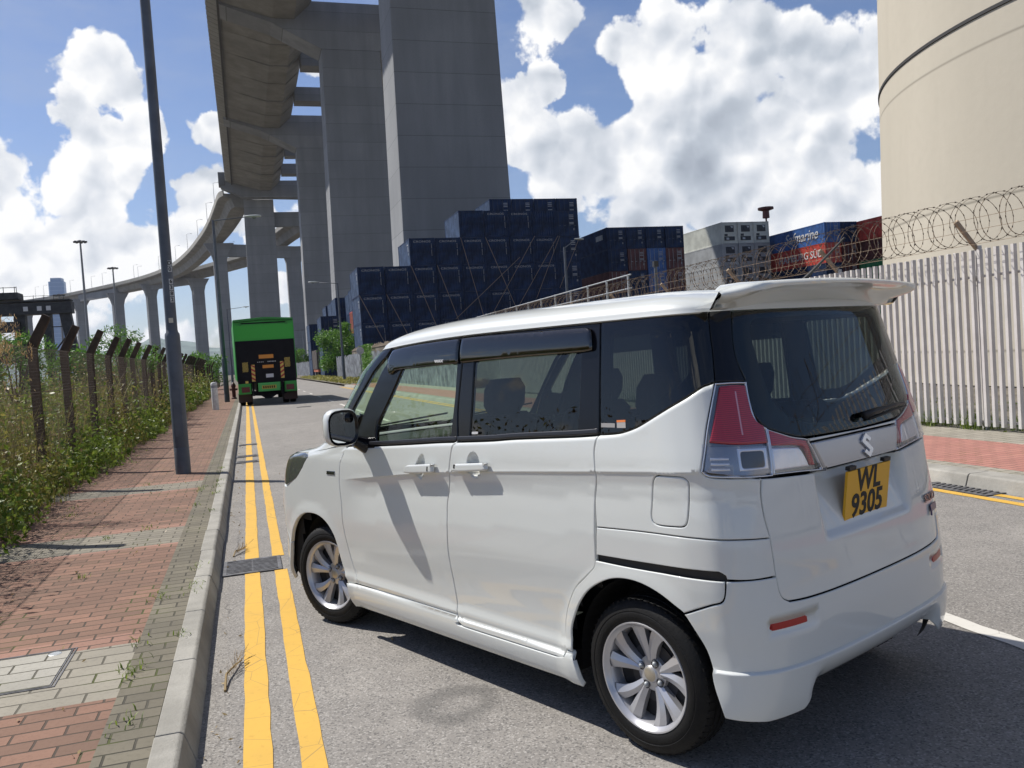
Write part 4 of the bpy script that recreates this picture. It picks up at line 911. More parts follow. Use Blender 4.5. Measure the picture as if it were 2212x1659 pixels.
# leafy weeds: columns of leaves on stems
def weeds():
    N_ = 9500; y = 3.2+(rng.uniform(0, 1, N_)**1.7)*60; x = -2.42-rng.uniform(0, 1, N_)**1.3*4.5; keep = (y > 4); x = x[keep]; y = y[keep]
    spill = rng.uniform(0, 1, len(x)) < .08; x = np.where(spill, -2.62+rng.uniform(0, .55, len(x))*(.5+.5*np.sin(y*.9)), x)
    hh = np.maximum(.25, heightfield(x, y)*rng.uniform(.45, 1.08, len(x))); hh = np.where(x > -2.65, hh*rng.uniform(.15, .75, len(x)), hh)
    n = 20; C_ = []
    for k in range(n):
        u = rng.uniform(.04, 1, len(x)); sp = .07+.17*u*(1-u*.5)
        C_.append(np.stack([x+rng.normal(0, 1, len(x))*sp, y+rng.normal(0, 1, len(x))*sp, .1+hh*u], 1))
    C_ = np.concatenate(C_); keep = (C_[:, 0] < -2.05); C_ = C_[keep]
    zone = np.sin(C_[:, 1]*.8+C_[:, 0]*.6)+rng.normal(0, .5, len(C_))+(C_[:, 2]-1.0)*.9
    for nm, msk, mat, s, lab in (('leafy_weeds', zone < .10, ML, .036, 'dense green leafy weeds growing through the left chain link fence'), ('olive_weeds', (zone >= .10) & (zone < 1.0), ML2, .032, 'olive brown seeding weeds standing among the green ones behind the left fence'), ('dry_weeds', zone >= 1.0, MLD, .026, 'dry straw coloured weed heads topping the growth behind the left fence')):
        c = C_[msk]; sz = s*(1+np.clip((c[:, 1]-12)/40, 0, 1.2)); V, F = leaves(c, 1.0); V = (V.reshape(-1, 4, 3)-c[:, None, :])*sz[:, None, None]+c[:, None, :]
        tag(fastmesh(nm, V.reshape(-1, 3), F, [mat]), lab, 'weeds', kind='stuff')
weeds()
def grass():
    N_ = 15000; y = 3.0+(rng.uniform(0, 1, N_)**1.6)*60; x = -2.3-rng.uniform(0, 1, N_)**1.2*4.7; edge = rng.uniform(0, 1, N_) < .10; x = np.where(edge, -2.55+rng.uniform(0, .35, N_), np.minimum(x, -2.78))
    h = np.where(edge, rng.uniform(.10, .45, N_), heightfield(x, y)*rng.uniform(.55, 1.2, N_)); h = np.clip(h, .12, 2.4)
    base = np.stack([x, y, np.full(N_, .09)], 1); h = h*np.where(edge, 1, .88); wd = rng.uniform(.002, .0055, N_)*(1+np.clip((y-12)/30, 0, 1.6)); bd = rng.uniform(.05, .40, N_)
    mi = (rng.uniform(0, 1, N_)+.25*np.sin(y*.5) > .80).astype(int)
    V, F = blades(base, h, wd, bd); tag(fastmesh('tall_grass', V, F, [ML2, MLD], np.tile(mi, 3)), 'tall green and straw coloured grass filling the lot behind the left fence', 'grass', kind='stuff')
grass()
def tufts(name, pts, label, h=.12, n=26, mats=None):
    base = np.concatenate([np.array([x, y, z])+np.stack([rng.normal(0, .03, n), rng.normal(0, .06, n), np.zeros(n)], 1) for x, y, z in pts])
    N_ = len(base); V, F = blades(base, rng.uniform(.03, h, N_), rng.uniform(.002, .004, N_), rng.uniform(.3, 1.2, N_)); tag(fastmesh(name, V, F, mats or [ML]), label, 'grass', kind='stuff')
tufts('pavement_weeds', [(-.66+random.uniform(-.02, .02), random.uniform(3.2, 16), .116) for _ in range(7)]+[(random.uniform(-1.5, -.47), random.uniform(3.3, 14), .116) for _ in range(7)]+[(random.uniform(-2.3, -1.9), random.uniform(6, 30), .116) for _ in range(26)]+[(-.455, random.uniform(3.4, 14), .116) for _ in range(12)], 'small weed tufts sprouting from the joints of the left pavement', .045, 14)
tufts('fence_foot_weeds', [(9.22+random.uniform(-.1, .5), random.uniform(2, 22), .118) for _ in range(420)], 'low green weeds along the foot of the right white fence', .30, 30)
lf = np.stack([rng.uniform(9.15, 9.9, 5200), rng.uniform(2, 24, 5200), .12+rng.uniform(0, 1, 5200)**2*.36], 1); V, F = leaves(lf, .02); tag(fastmesh('fence_foot_creeper', V, F, [ML]), 'leafy creeper at the foot of the right white fence', 'weeds', kind='stuff')
vg = np.stack([rng.uniform(6.9, 9.3, 5000), rng.uniform(62, 120, 5000), .1+rng.uniform(0, 1, 5000)**2*.3], 1); V, F = leaves(vg, .09); tag(fastmesh('verge_grass', V, F, [ML2]), 'dry rough grass on the far right verge', 'grass', kind='stuff')
def tree(name, x, y, z, H, Rr, label, cat='tree', nl=2600, ls=.07, cz=.62, mat=None, nc=16, group=None, flat=.75, feather=False):
    t = thing(name, label, cat, (x, y, z), group=group)
    b = MB(); limbs = []; rt_ = max(.04, H*.022)
    b.tube([(0, 0, 0), (rt_*.8, rt_*.4, H*.25), (-rt_*.4, 0, H*.55)], [rt_, rt_*.8, rt_*.55], 8)
    cs = []
    for k in range(nc):
        a = rng.uniform(0, 2*math.pi); r_ = Rr*math.sqrt(rng.uniform(.05, 1))*.82; zz = H*cz+(rng.uniform(-1, 1))*Rr*flat*math.sqrt(max(0, 1-(r_/Rr)**2)); zz = min(zz, H*.95)
        c = (r_*math.cos(a), r_*math.sin(a), zz); cs.append((c, Rr*rng.uniform(.24, .42)))
        if k < 9: b.tube([(0, 0, H*rng.uniform(.15, .5)), (c[0]*.5, c[1]*.5, (zz+H*.4)/2), c], [rt_*.42, rt_*.28, rt_*.10], 5)
    b.build('trunk', MBARK, t, smooth=True)
    P_l = []
    for (c, r_) in cs:
        n_ = int(nl/nc); v = rng.normal(0, 1, (n_, 3)); v /= np.linalg.norm(v, axis=1)[:, None]; v *= (rng.uniform(.25, 1, n_)**.6)[:, None]*r_; v[:, 2] *= .75; P_l.append(np.array(c)+v+rng.normal(0, r_*.12, (n_, 3)))
    C_ = np.concatenate(P_l); V, F = leaves(C_, ls, droop=.2, asp=.3 if feather else .5); fastmesh('crown', V, F, [mat or MTREE], parent=t); return t
GT = 'shrubs and young trees beyond the left fence'
tree('young_tree', -3.9, 30.5, .1, 3.15, .9, 'feathery young tree rising highest above the left fence', nl=2400, ls=.05, cz=.78, feather=True, group=GT)
tree('young_tree', -2.9, 27.0, .1, 2.55, .55, 'small feathery young tree just right of the first lamp post above the fence', nl=900, ls=.045, cz=.8, feather=True, group=GT)
tree('shrub', -4.7, 20.5, .1, 2.55, .85, 'feathery green shrub above the fence between the first and third posts', nl=2000, ls=.045, cz=.78, feather=True, group=GT)
tree('shrub', -6.2, 33.0, .1, 2.9, 1.5, 'broad green shrub above the fence behind the third and fourth posts', nl=3000, ls=.065, cz=.62, group=GT)
tree('shrub', -4.6, 40.0, .1, 2.5, 1.4, 'low green shrub above the fence behind the fifth to seventh posts', nl=2600, ls=.07, cz=.6, group=GT)
tree('shrub', -4.2, 60.0, .1, 2.9, 1.9, 'green shrub beyond the fence just left of the second lamp post', nl=2600, ls=.09, cz=.6, group=GT)
tree('shrub', -3.6, 78.0, .1, 3.3, 1.9, 'green shrub beyond the end of the left fence by the green truck', nl=2600, ls=.10, cz=.6, group=GT)
tree('shrub', -7.6, 58.0, .1, 3.3, 1.9, 'green shrub behind the first lamp post beyond the fence', nl=2600, ls=.09, cz=.6, group=GT)
tree('roadside_tree', 10.15, 96.3, .1, 6.0, 2.7, 'bushy bright green tree over the metal hoarding below the navy containers', nl=9000, ls=.11, cz=.55, nc=30, flat=1.0)
tree('roadside_tree', 13.4, 215, .1, 7.2, 4.2, 'distant bushy green tree between the green truck and the trailer', nl=3500, ls=.24, cz=.5, nc=16)
tree('roadside_tree', 8.2, 300, .1, 7.5, 5.5, 'far green tree beside the right edge of the green truck', nl=3000, ls=.34, cz=.5, nc=16)
vn = np.stack([9.14+rng.normal(0, .08, 2600), 68+rng.normal(0, 1.4, 2600), rng.uniform(.1, 3.0, 2600)], 1); vn[:, 1] += (3-vn[:, 2])*.3; V, F = leaves(vn, .085); tag(fastmesh('climbing_vine', V, F, [MTREE]), 'green vine hanging over the metal hoarding next to the lamp post', 'vine')
# golden plumes of reed at far left
def plume():
    t = thing('reed_plume', 'arching golden reed plumes rising above the weeds at the far left', 'reed', (-2.55, 10.3, .1))
    base = np.stack([rng.normal(0, .05, 26), rng.normal(0, .10, 26), np.zeros(26)], 1)
    b = MB(); C_ = []
    for i in range(26):
        h = rng.uniform(2.25, 2.78); a = rng.uniform(-.5, .5); s = rng.uniform(.16, .40); pts = []
        for u in np.linspace(0, 1, 9): pts.append((base[i, 0]-.45+.15*u+s*u**3*math.cos(a)*1.6, base[i, 1]+s*u**3*math.sin(a), h*(u-.20*u**4)))
        b.tube(pts, [.0025]*5+[.0018]*4, 4)
        for q in range(4, 9):
            for k in range(16): C_.append(np.array(pts[q])+rng.normal(0, .018, 3)+np.array([0, 0, -rng.uniform(0, .05)]))
    b.build('stem', MLD, t, smooth=True); V, F = leaves(np.array(C_), .02, droop=2.5, asp=.18); fastmesh('seed_head', V, F, [leafmat('plume_gold', (.40, .24, .09), (.62, .44, .22), .3)], parent=t)
plume()
# dry fronds and litter in the gutter
def frond(x, y, z, rz, label, ln=.42):
    t = thing('dry_palm_frond', label, 'dead leaf', (x, y, z), rz); b = MB(); b.tube([(0, 0, .006), (ln*.4, .02, .03), (ln*.8, 0, .02), (ln, -.02, .01)], [.007, .006, .004, .002], 6); b.build('stem', MLD, t)
    b = MB()
    for k in range(26):
        u = rng.uniform(.2, 1)*ln; s = rng.choice([-1, 1]); l = rng.uniform(.06, .17); a = rng.uniform(.2, .6); z_ = rng.uniform(.005, .05)
        p0 = Vector((u, 0, .02)); p1 = p0+Vector((math.cos(a)*l, s*math.sin(a)*l*.6, z_)); b.add([p0, p0+Vector((.01, 0, 0)), p1, p1+Vector((-.004, 0, .004))], [(0, 1, 2, 3)])
    b.build('leaflet', MLD, t, fix=False)
frond(-.215, 4.35, 0, R(82), 'dry brown palm frond in the gutter at the foot of the near left kerb'); frond(-.22, 7.5, 0, R(70), 'small dry frond in the gutter just beyond the left drain grate', .26)
lt = np.stack([rng.uniform(-.29, -.14, 120), rng.uniform(3.2, 22, 120), np.full(120, .008)], 1); lt2 = np.stack([rng.uniform(-.3, 3.5, 60), rng.uniform(3.4, 20, 60), np.full(60, .008)], 1); lt3 = np.stack([rng.uniform(-2.2, -.5, 200), rng.uniform(3.4, 25, 200), np.full(200, .124)], 1)
V, F = leaves(np.concatenate([lt, lt2, lt3]), .014, asp=.4); V[:, 2] = np.clip(V[:, 2], .003, None); tag(fastmesh('leaf_litter', V, F, [MLD]), 'scattered dry leaf litter on the pavement and in the gutter', 'leaf litter', kind='stuff')
rb = MB()
for k in range(420):
    x, y = rng.uniform(-14, -4.5), rng.uniform(14, 60); s = rng.uniform(.08, .45); vs = [(x+s*u+rng.normal(0, s*.2), y+s*v+rng.normal(0, s*.2), .08+max(0, s*w_*.8+rng.normal(0, s*.1))+.9*math.exp(-((x+8)/3.5)**2)) for w_ in (0, 1) for v in (-.5, .5) for u in (-.5, .5)]
    rb.add(vs, [(0, 2, 3, 1), (4, 5, 7, 6), (0, 1, 5, 4), (2, 6, 7, 3), (0, 4, 6, 2), (1, 3, 7, 5)])
tag(rb.build('rubble', pmat('rubble_grey', (.26, .25, .24), .9, var=.4, vscale=2)), 'grey rubble heaped in the lot behind the weeds', 'rubble', kind='stuff')
mb_ = MB(); n = 40; vs = []
for j in range(n):
    for i in range(12): x = -15+i*.95; y = 12+j*1.25; vs.append((x, y, .06+1.0*math.exp(-((x+8.6)/3.2)**2)*(1+.2*math.sin(y))))
mb_.add(vs, [(j*12+i, j*12+i+1, (j+1)*12+i+1, (j+1)*12+i) for j in range(n-1) for i in range(11)]); struct(mb_.build('earth_mound', M_EARTH, smooth=True, fix=False))

# ---- body surface definition
CP=[(-.55,0),(-.547,.2),(-.538,.4),(-.515,.58),(-.472,.70),(-.405,.768),(-.30,.798),(-.1,.808),(.3,.8125),(.9,.8135),(1.5,.8135),(2.1,.812),(2.5,.807),(2.8,.80),(3.04,.77),(3.175,.675),(3.255,.475),(3.29,.22),(3.297,0)]
def _dense():
    P=[np.array(p,float) for p in CP]
    P=[np.array([P[1][0],-P[1][1]])]+P+[np.array([P[-2][0],-P[-2][1]])]
    out=[]
    for i in range(1,len(P)-2):
        p0,p1,p2,p3=P[i-1:i+3]
        t0=0;t1=t0+np.linalg.norm(p1-p0)**.5;t2=t1+np.linalg.norm(p2-p1)**.5;t3=t2+np.linalg.norm(p3-p2)**.5
        for k in range(24):
            t=t1+(t2-t1)*k/24
            A1=(t1-t)/(t1-t0)*p0+(t-t0)/(t1-t0)*p1;A2=(t2-t)/(t2-t1)*p1+(t-t1)/(t2-t1)*p2;A3=(t3-t)/(t3-t2)*p2+(t-t2)/(t3-t2)*p3
            B1=(t2-t)/(t2-t0)*A1+(t-t0)/(t2-t0)*A2;B2=(t3-t)/(t3-t1)*A2+(t-t1)/(t3-t1)*A3
            out.append((t2-t)/(t2-t1)*B1+(t-t1)/(t2-t1)*B2)
    out.append(P[-2]); return np.array(out)
RD=_dense(); RQ=np.concatenate([[0],np.cumsum(np.linalg.norm(np.diff(RD,axis=0),axis=1))]); QM=RQ[-1]
def pch(xs,ys):
    xs=np.array(xs,float);ys=np.array(ys,float);h=np.diff(xs);d=np.diff(ys)/h;m=np.zeros(len(xs))
    m[0]=d[0];m[-1]=d[-1]
    for i in range(1,len(xs)-1):
        if d[i-1]*d[i]>0: m[i]=2*d[i-1]*d[i]/(d[i-1]+d[i])
    def f(x):
        x=np.clip(x,xs[0],xs[-1]);i=np.clip(np.searchsorted(xs,x)-1,0,len(xs)-2);t=(x-xs[i])/h[i]
        return (2*t**3-3*t**2+1)*ys[i]+(t**3-2*t**2+t)*h[i]*m[i]+(-2*t**3+3*t**2)*ys[i+1]+(t**3-t**2)*h[i]*m[i+1]
    return f
Wf=pch([.15,.18,.22,.27,.33,.37,.45,.55,.70,.80,.875,.925,.965,.992,1.008,1.035,1.10,1.20,1.35,1.5,1.62,1.66],
       [.75,.775,.797,.804,.801,.798,.797,.803,.8125,.8125,.8122,.812,.8118,.8115,.811,.809,.804,.790,.768,.745,.722,.708])
DR=pch([.15,.20,.26,.34,.42,.52,.60,.68,.80,.95,1.08,1.15,1.25,1.4,1.55,1.62,1.66],[.10,.045,.02,.006,0,0,.006,.016,.026,.042,.058,.07,.096,.135,.172,.188,.20])
DF=pch([.15,.3,.6,.85,.96,1.0,1.02,1.05,1.09,1.2,1.4,1.6,1.66],[-.06,0,0,-.05,-.11,-.17,-.28,-.50,-.61,-.74,-.93,-1.13,-1.22])
def sm(t): t=np.clip(t,0,1); return t*t*(3-2*t)
def P(q,v):
    """q signed arclength on the plan outline, v height parameter -> car coords"""
    q=np.asarray(q,float);v=np.asarray(v,float)
    a=np.abs(q);s=np.where(q<0,-1.,1.)
    x0=np.interp(a,RQ,RD[:,0]);y0=np.interp(a,RQ,RD[:,1])
    vv=np.minimum(v,1.66);t=np.clip((v-1.66)/.34,0,1)
    x=x0+DR(vv)*sm((.35-x0)/.85)+DF(vv)*np.clip((x0-1.2)/1.85,0,1.)**1.15
    y=y0*Wf(vv)/.8125
    x=.55+(x-.55)*(1-t);y=y*(1-t)
    z=vv+.096*np.maximum(0,1-(1-t)**5)**.6
    z=z-.025*np.clip((x-.8)/.8,0,1.5)**2*np.clip((v-1.5)/.16,0,1)
    return np.stack([x,s*y,z],-1)
def N(q,v,e=1.5e-3):
    a=P(q+e,v)-P(q-e,v);b=P(q,np.minimum(v+e,1.995))-P(q,v-e)
    n=np.cross(b,a);n/=np.linalg.norm(n,axis=-1,keepdims=True)+1e-12
    return -n if False else n
TR = {'bgap': [(2.28, 1.152), (2.309, 1.13), (2.327, 1.065), (2.338, 1.007), (2.373, 0.866), (2.377, 0.787), (2.382, 0.71), (2.39, 0.599), (2.38, 0.49), (2.37, 0.397), (2.368, 0.328)], 'slide_rear': [(1.374, 1.655), (1.365, 1.532), (1.363, 1.346), (1.362, 1.21), (1.367, 1.19), (1.377, 1.146), (1.37, 1.055), (1.39, 0.957), (1.397, 0.739), (1.408, 0.693), (1.459, 0.649), (1.521, 0.597), (1.563, 0.536), (1.595, 0.47), (1.609, 0.399), (1.601, 0.342), (1.612, 0.307), (1.624, 0.287), (1.673, 0.28), (2.312, 0.274), (2.349, 0.288), (2.369, 0.32)], 'door_front': [(3.71, 1.086), (3.702, 1.06), (3.494, 1.01), (3.47, 0.935), (3.436, 0.834), (3.417, 0.752), (3.413, 0.665), (3.403, 0.568), (3.377, 0.459), (3.349, 0.388), (3.306, 0.317)], 'archR': [(1.558, 0.324), (1.572, 0.373), (1.566, 0.422), (1.542, 0.475), (1.5, 0.541), (1.438, 0.603), (1.345, 0.653), (1.259, 0.674), (1.165, 0.672), (1.073, 0.646), (0.99, 0.601), (0.953, 0.548), (0.912, 0.476), (0.892, 0.412), (0.877, 0.353), (0.834, 0.248)]}
# ================================================================== white minivan
# body surface: plan outline (arc length q from the rear centre, left positive) swept over height v
def pz(q):
    return (np.asarray(q, float)+QM) % (2*QM)-QM
def CPf(q, v): return P(pz(q), v)
def smr(a, lo, hi): t = np.clip((a-lo)/(hi-lo), 0, 1); return t*t*(3-2*t)
def VC(a): return np.interp(a, [.6, .76, .837, 1.08, 1.355, 1.888, 2.333, 2.776, 3.12, 3.42], [1.05, 1.083, 1.094, 1.085, 1.072, 1.040, 1.010, .9695, .932, .900])
def disp(q, v):
    """pressed-in or raised features of the skin, metres along the normal"""
    q = pz(q); a = np.abs(q); d_ = np.zeros(np.broadcast(q, v).shape)
    # number plate recess: deeper at the top
    kx = smr(.345-a, 0, .05); kz = smr(v, .785, .825)*1.0
    d_ = d_-kx*kz*(v < 1.045)*(.012+.055*np.clip((v-.80)/.24, 0, 1))
    # handle cups
    for (cq, cv) in ((2.605, 1.022), (2.150, 1.052)):
        r_ = np.sqrt(((a-cq)/.046)**2+((v-cv)/.058)**2); d_ = d_-.024*np.where(r_ < 1, np.sqrt(np.maximum(0, 1-r_**2.4)), 0)
    # rear bumper: lip below the crease and centre section rolling under
    rear = (a < 1.2)
    d_ = d_+rear*.013*smr(.408-v, 0, .007)*smr(1.0-a, 0, .05)
    bel = np.interp(a, [.60, .733, .78, .858, .995, 1.131, 1.231, 1.353, 1.504, 1.857, 2.03, 2.285, 2.767, 3.357, 3.714, 4.0], [1.398, 1.396, 1.387, 1.350, 1.296, 1.244, 1.221, 1.209, 1.199, 1.179, 1.165, 1.151, 1.126, 1.100, 1.088, 1.085])
    d_ = d_-(a > .745)*(a < 3.72)*.010*np.clip((v-(bel-.020))/.020, 0, 1)**2*smr(v, 1.0, 1.04)
    d_ = d_-(a < .62)*.055*smr(.52-a, 0, .10)*np.clip((.40-v)/.10, 0, 1)**1.6
    d_ = d_+np.interp(v, [.290, .299, .308, .335, .37, .45, .55], [.003, .003, -.009, -.002, -.007, -.002, 0.])*smr(a, 1.42, 1.56)*smr(3.5-a, 0, .06)
    u_ = VC(a)-v; d_ = d_+np.interp(u_, [-.012, 0., .005, .012, .05, .10, .16, .25], [0., .0012, -.0025, -.0055, -.0125, -.0130, -.0070, 0.])*smr(a, .60, .72)*smr(3.46-a, 0, .35)
    # reflector pockets
    d_ = d_-.014*smr(.685-a, 0, .012)*smr(a-.435, 0, .03)*smr(v-.528, 0, .008)*smr(.578-v, 0, .006)
    # rear wheel arch flare, front wheel arch flare
    for cq in (1.215, 3.80):
        r_ = np.sqrt((a-cq)**2+(v-.29)**2); d_ = d_+.010*smr(.46-r_, 0, .09)*smr(a, .84, 1.02)
    return d_
def SP(q, v, off=0.):
    p = CPf(q, v); n = SN0(q, v); return p+n*(disp(q, v)+off)[..., None]
def SN0(q, v, e=2e-3):
    a = CPf(q+e, v)-CPf(q-e, v); b = CPf(q, np.minimum(v+e, 1.995))-CPf(q, v-e); n = np.cross(b, a); return n/(np.linalg.norm(n, axis=-1, keepdims=True)+1e-12)*NSGN
def SN(q, v, e=1.5e-3):
    z0 = np.zeros(np.shape(q)); a = SP(q+e, v)-SP(q-e, v); b = SP(q, np.minimum(v+e, 1.995))-SP(q, v-e); n = np.cross(b, a); return n/(np.linalg.norm(n, axis=-1, keepdims=True)+1e-12)*NSGN
NSGN = 1.0
_t = CPf(np.array([2.]), np.array([.6])); NSGN = 1.0 if SN0(np.array([2.]), np.array([.6]))[0, 1] > 0 else -1.0

def crs(pts, sp=.012):
    """Catmull-Rom through pts, then resample at about sp"""
    pts = [np.array(p, float) for p in pts]
    if len(pts) > 2:
        E_ = [2*pts[0]-pts[1]]+pts+[2*pts[-1]-pts[-2]]; o = []
        for i in range(1, len(E_)-2):
            a, b, c, d_ = E_[i-1:i+3]
            for j in range(8):
                t = j/8; o.append(.5*((2*b)+(c-a)*t+(2*a-5*b+4*c-d_)*t*t+(3*b-a-3*c+d_)*t**3))
        o.append(pts[-1]); pts = o
    pts = np.array(pts); l = np.concatenate([[0], np.cumsum(np.linalg.norm(np.diff(pts, axis=0), axis=1))]); n = max(1, int(round(l[-1]/sp))); s = np.linspace(0, l[-1], n+1)
    return np.stack([np.interp(s, l, pts[:, 0]), np.interp(s, l, pts[:, 1])], 1)
def loop(*segs, sp=.012, rnd=0.):
    """closed outline from smooth segments; gaps between segments become straight lines"""
    out = []; segs = [list(map(tuple, s)) for s in segs]
    for i, s in enumerate(segs):
        if len(s) > 1: out.append(crs(s, sp)[:-1])
        a = s[-1]; nx = segs[(i+1) % len(segs)][0]
        if math.dist(a, nx) > 1e-4: out.append(crs([a, nx], sp)[:-1])
    L_ = np.concatenate(out)
    area = .5*np.sum(L_[:, 0]*np.roll(L_[:, 1], -1)-np.roll(L_[:, 0], -1)*L_[:, 1])
    if area < 0: L_ = L_[::-1]
    if rnd > 0:
        k = max(1, int(rnd/sp)); 
        for _ in range(k): L_ = .25*np.roll(L_, 1, 0)+.5*L_+.25*np.roll(L_, -1, 0)
    return L_
def inset(L_, d_):
    t = np.roll(L_, -1, 0)-np.roll(L_, 1, 0); t /= np.linalg.norm(t, axis=1)[:, None]+1e-12; return L_+np.stack([-t[:, 1], t[:, 0]], 1)*d_
def inpoly(P_, L_):
    x, y = P_[:, 0][:, None], P_[:, 1][:, None]; x0, y0 = L_[:, 0], L_[:, 1]; x1, y1 = np.roll(x0, -1), np.roll(y0, -1)
    c = ((y0 > y) != (y1 > y)) & (x < (x1-x0)*(y-y0)/(y1-y0+1e-15)+x0); return (c.sum(1) % 2) == 1
def patch(name, L_, mat, parent, off=0., gap=.0022, r=.004, step=.03, holes=(), skirt=.018, side=1, extra=None, fine=None, bulge=0., flat=False, dense=False):
    loops = [L_]+[h[::-1] for h in holes]; V2 = []; D = []; E_ = []; rings = []
    nb = 0
    for k, lp_ in enumerate(loops):
        sc = np.where((lp_[:, 1] > 1.005) & (lp_[:, 1] < 1.10) & (lp_[:, 0] > 3.3) & (lp_[:, 0] < 2*QM-3.3), .3, 1.)[:, None]
        rs = [inset(lp_, gap*sc), inset(lp_, (gap+r*.3)*sc), inset(lp_, (gap+r)*sc)]; rings.append(rs)
    # interior points
    mn = L_.min(0); mxx = L_.max(0); gx = np.arange(math.floor(mn[0]/step)*step, mxx[0]+step, step); gy = np.arange(math.floor(mn[1]/step)*step, mxx[1]+step, step)
    crit = np.array([.286, .298, .308, .32, .335, .35, .392, .3995, .403, .4065, .410, .42, 1.03]) if step <= .03 else np.zeros(0)
    if name == 'rear_bumper': crit = crit[crit > .36]
    crit = crit[(crit > mn[1]) & (crit < mxx[1])]; gy = np.sort(np.concatenate([gy[[np.abs(crit-g_).min() > .006 if len(crit) else True for g_ in gy]], crit]))
    G_ = np.stack(np.meshgrid(gx, gy, indexing='ij'), -1).reshape(-1, 2)
    if fine is not None:
        for (a, b, c, d_, s_) in fine:
            g2 = np.stack(np.meshgrid(np.arange(a, b, s_), np.arange(c, d_, s_), indexing='ij'), -1).reshape(-1, 2); G_ = G_[~((G_[:, 0] > a) & (G_[:, 0] < b) & (G_[:, 1] > c) & (G_[:, 1] < d_))]; G_ = np.concatenate([G_, g2])
    inn = [rs[2] for rs in rings]; m_ = inpoly(G_, inn[0])
    for h in inn[1:]: m_ &= ~inpoly(G_, h)
    G_ = G_[m_]
    if dense or name == 'fuel_door':
        xs_ = np.arange(mn[0], mxx[0], .02); cv = np.concatenate([np.stack([xs_, VC(xs_)+o_], 1) for o_ in (.012, .002, -.005, -.012, -.022, -.035, -.05)]); m2 = inpoly(cv, inn[0])
        for h in inn[1:]: m2 &= ~inpoly(cv, h)
        u2 = VC(G_[:, 0])-G_[:, 1]; G_ = np.concatenate([G_[(u2 < -.018) | (u2 > .058)], cv[m2]])
    B_ = np.concatenate(inn)
    if dense:
        xr_ = np.concatenate([inset(rings[0][2], q_) for q_ in (.007, .014, .021)]); mm_ = inpoly(xr_, inn[0])
        for h in inn[1:]: mm_ &= ~inpoly(xr_, h)
        G_ = G_[[((rings[0][2]-g_)**2).sum(1).min() > .024**2 or abs(VC(g_[0])-g_[1]-.02) < .034 for g_ in G_]]; G_ = np.concatenate([G_, xr_[mm_]])
    if len(G_):
        keep = np.ones(len(G_), bool)
        for i in range(0, len(G_), 2000):
            dd = ((G_[i:i+2000, None, :]-B_[None])**2).sum(-1).min(1); keep[i:i+2000] = dd > (.3*step if fine is None and not dense else .004)**2
        G_ = G_[keep]
    pts = np.concatenate([B_, G_]); ed = []; o = 0
    for h in inn: n = len(h); ed += [(o+i, o+(i+1) % n) for i in range(n)]; o += n
    vo, eo, fo, ov, oe, of = delaunay_2d_cdt([Vector((float(a), float(b))) for a, b in pts], ed, [], 0, 1e-7)
    vo = np.array([(v.x, v.y) for v in vo]); fo = [f for f in fo if len(f) == 3]; cen = np.array([vo[list(f)].mean(0) for f in fo]); m_ = inpoly(cen, inn[0])
    for h in inn[1:]: m_ &= ~inpoly(cen, h)
    # collapse skinny outside results
    fo = [f for f, k in zip(fo, m_) if k]
    mp = {}
    for i, src in enumerate(ov):
        for s_ in src: mp[s_] = i
    Q = [vo]; dep = [np.zeros(len(vo))]; tilt = [np.zeros((len(vo), 2))]; faces = list(fo); base = len(vo); o = 0
    for rs in rings:
        n = len(rs[0]); i2 = [mp[o+i] for i in range(n)]; o += n
        t = np.roll(rs[2], -1, 0)-np.roll(rs[2], 1, 0); t /= np.linalg.norm(t, axis=1)[:, None]+1e-12; outw = np.stack([t[:, 1], -t[:, 0]], 1)
        tiers = [(rs[1], -r*.3, .5), (rs[0], -r, 1.6), (rs[0], -r-skirt, 8.)]; prev = i2
        for (q2, dz, tl) in tiers:
            cur = list(range(base, base+n)); base += n; Q.append(q2); dep.append(np.full(n, dz)); tilt.append(outw*tl)
            faces += [(prev[i], cur[i], cur[(i+1) % n], prev[(i+1) % n]) for i in range(n)]; prev = cur
    Q = np.concatenate(Q); dep = np.concatenate(dep); tilt = np.concatenate(tilt)
    bl = 0.
    if bulge:
        cx_ = (mn[1]+mxx[1])/2; bl = bulge*np.clip(1-((Q[:, 1]-cx_)/((mxx[1]-mn[1])/2+1e-6))**2, 0, 1)
    qq = Q[:, 0]*side; p = CPf(qq, Q[:, 1]) if flat else SP(qq, Q[:, 1], 0.)
    nn = SN0(qq, Q[:, 1]) if flat else SN(qq, Q[:, 1]); p = p+nn*(dep+off+bl)[:, None]
    e = 2e-3; tq = CPf(qq+e, Q[:, 1])-CPf(qq-e, Q[:, 1]); tq /= np.linalg.norm(tq, axis=1)[:, None]+1e-12; tv = np.cross(nn, tq); tv = tv*np.sign(tv[:, 2:3]+1e-9)
    nrm = nn+tq*(tilt[:, :1]*side)+tv*tilt[:, 1:]; nrm /= np.linalg.norm(nrm, axis=1)[:, None]+1e-12
    # orient faces along the surface normal
    F = []
    for f in faces:
        a, b, c = p[f[0]], p[f[1]], p[f[2]]; g = np.cross(b-a, c-a); F.append(tuple(f) if g @ nrm[f[0]] >= 0 else tuple(f)[::-1])
    me = bpy.data.meshes.new(name); me.from_pydata(p.tolist(), [], F); me.materials.append(mat); me.polygons.foreach_set('use_smooth', [True]*len(me.polygons)); me.update()
    if not bulge: me.normals_split_custom_set_from_vertices(nrm.tolist())
    ob = bpy.data.objects.new(name, me); col.objects.link(ob); ob.parent = parent; return ob
def mirror_half(*segs):
    """segments from the rear/front centre line round the left half; mirrored copy closes the outline"""
    pts = []; 
    L_ = []
    for s in segs: L_.append([tuple(p) for p in s])
    R_ = [[(-x, y) for (x, y) in s][::-1] for s in L_][::-1]
    return L_+R_
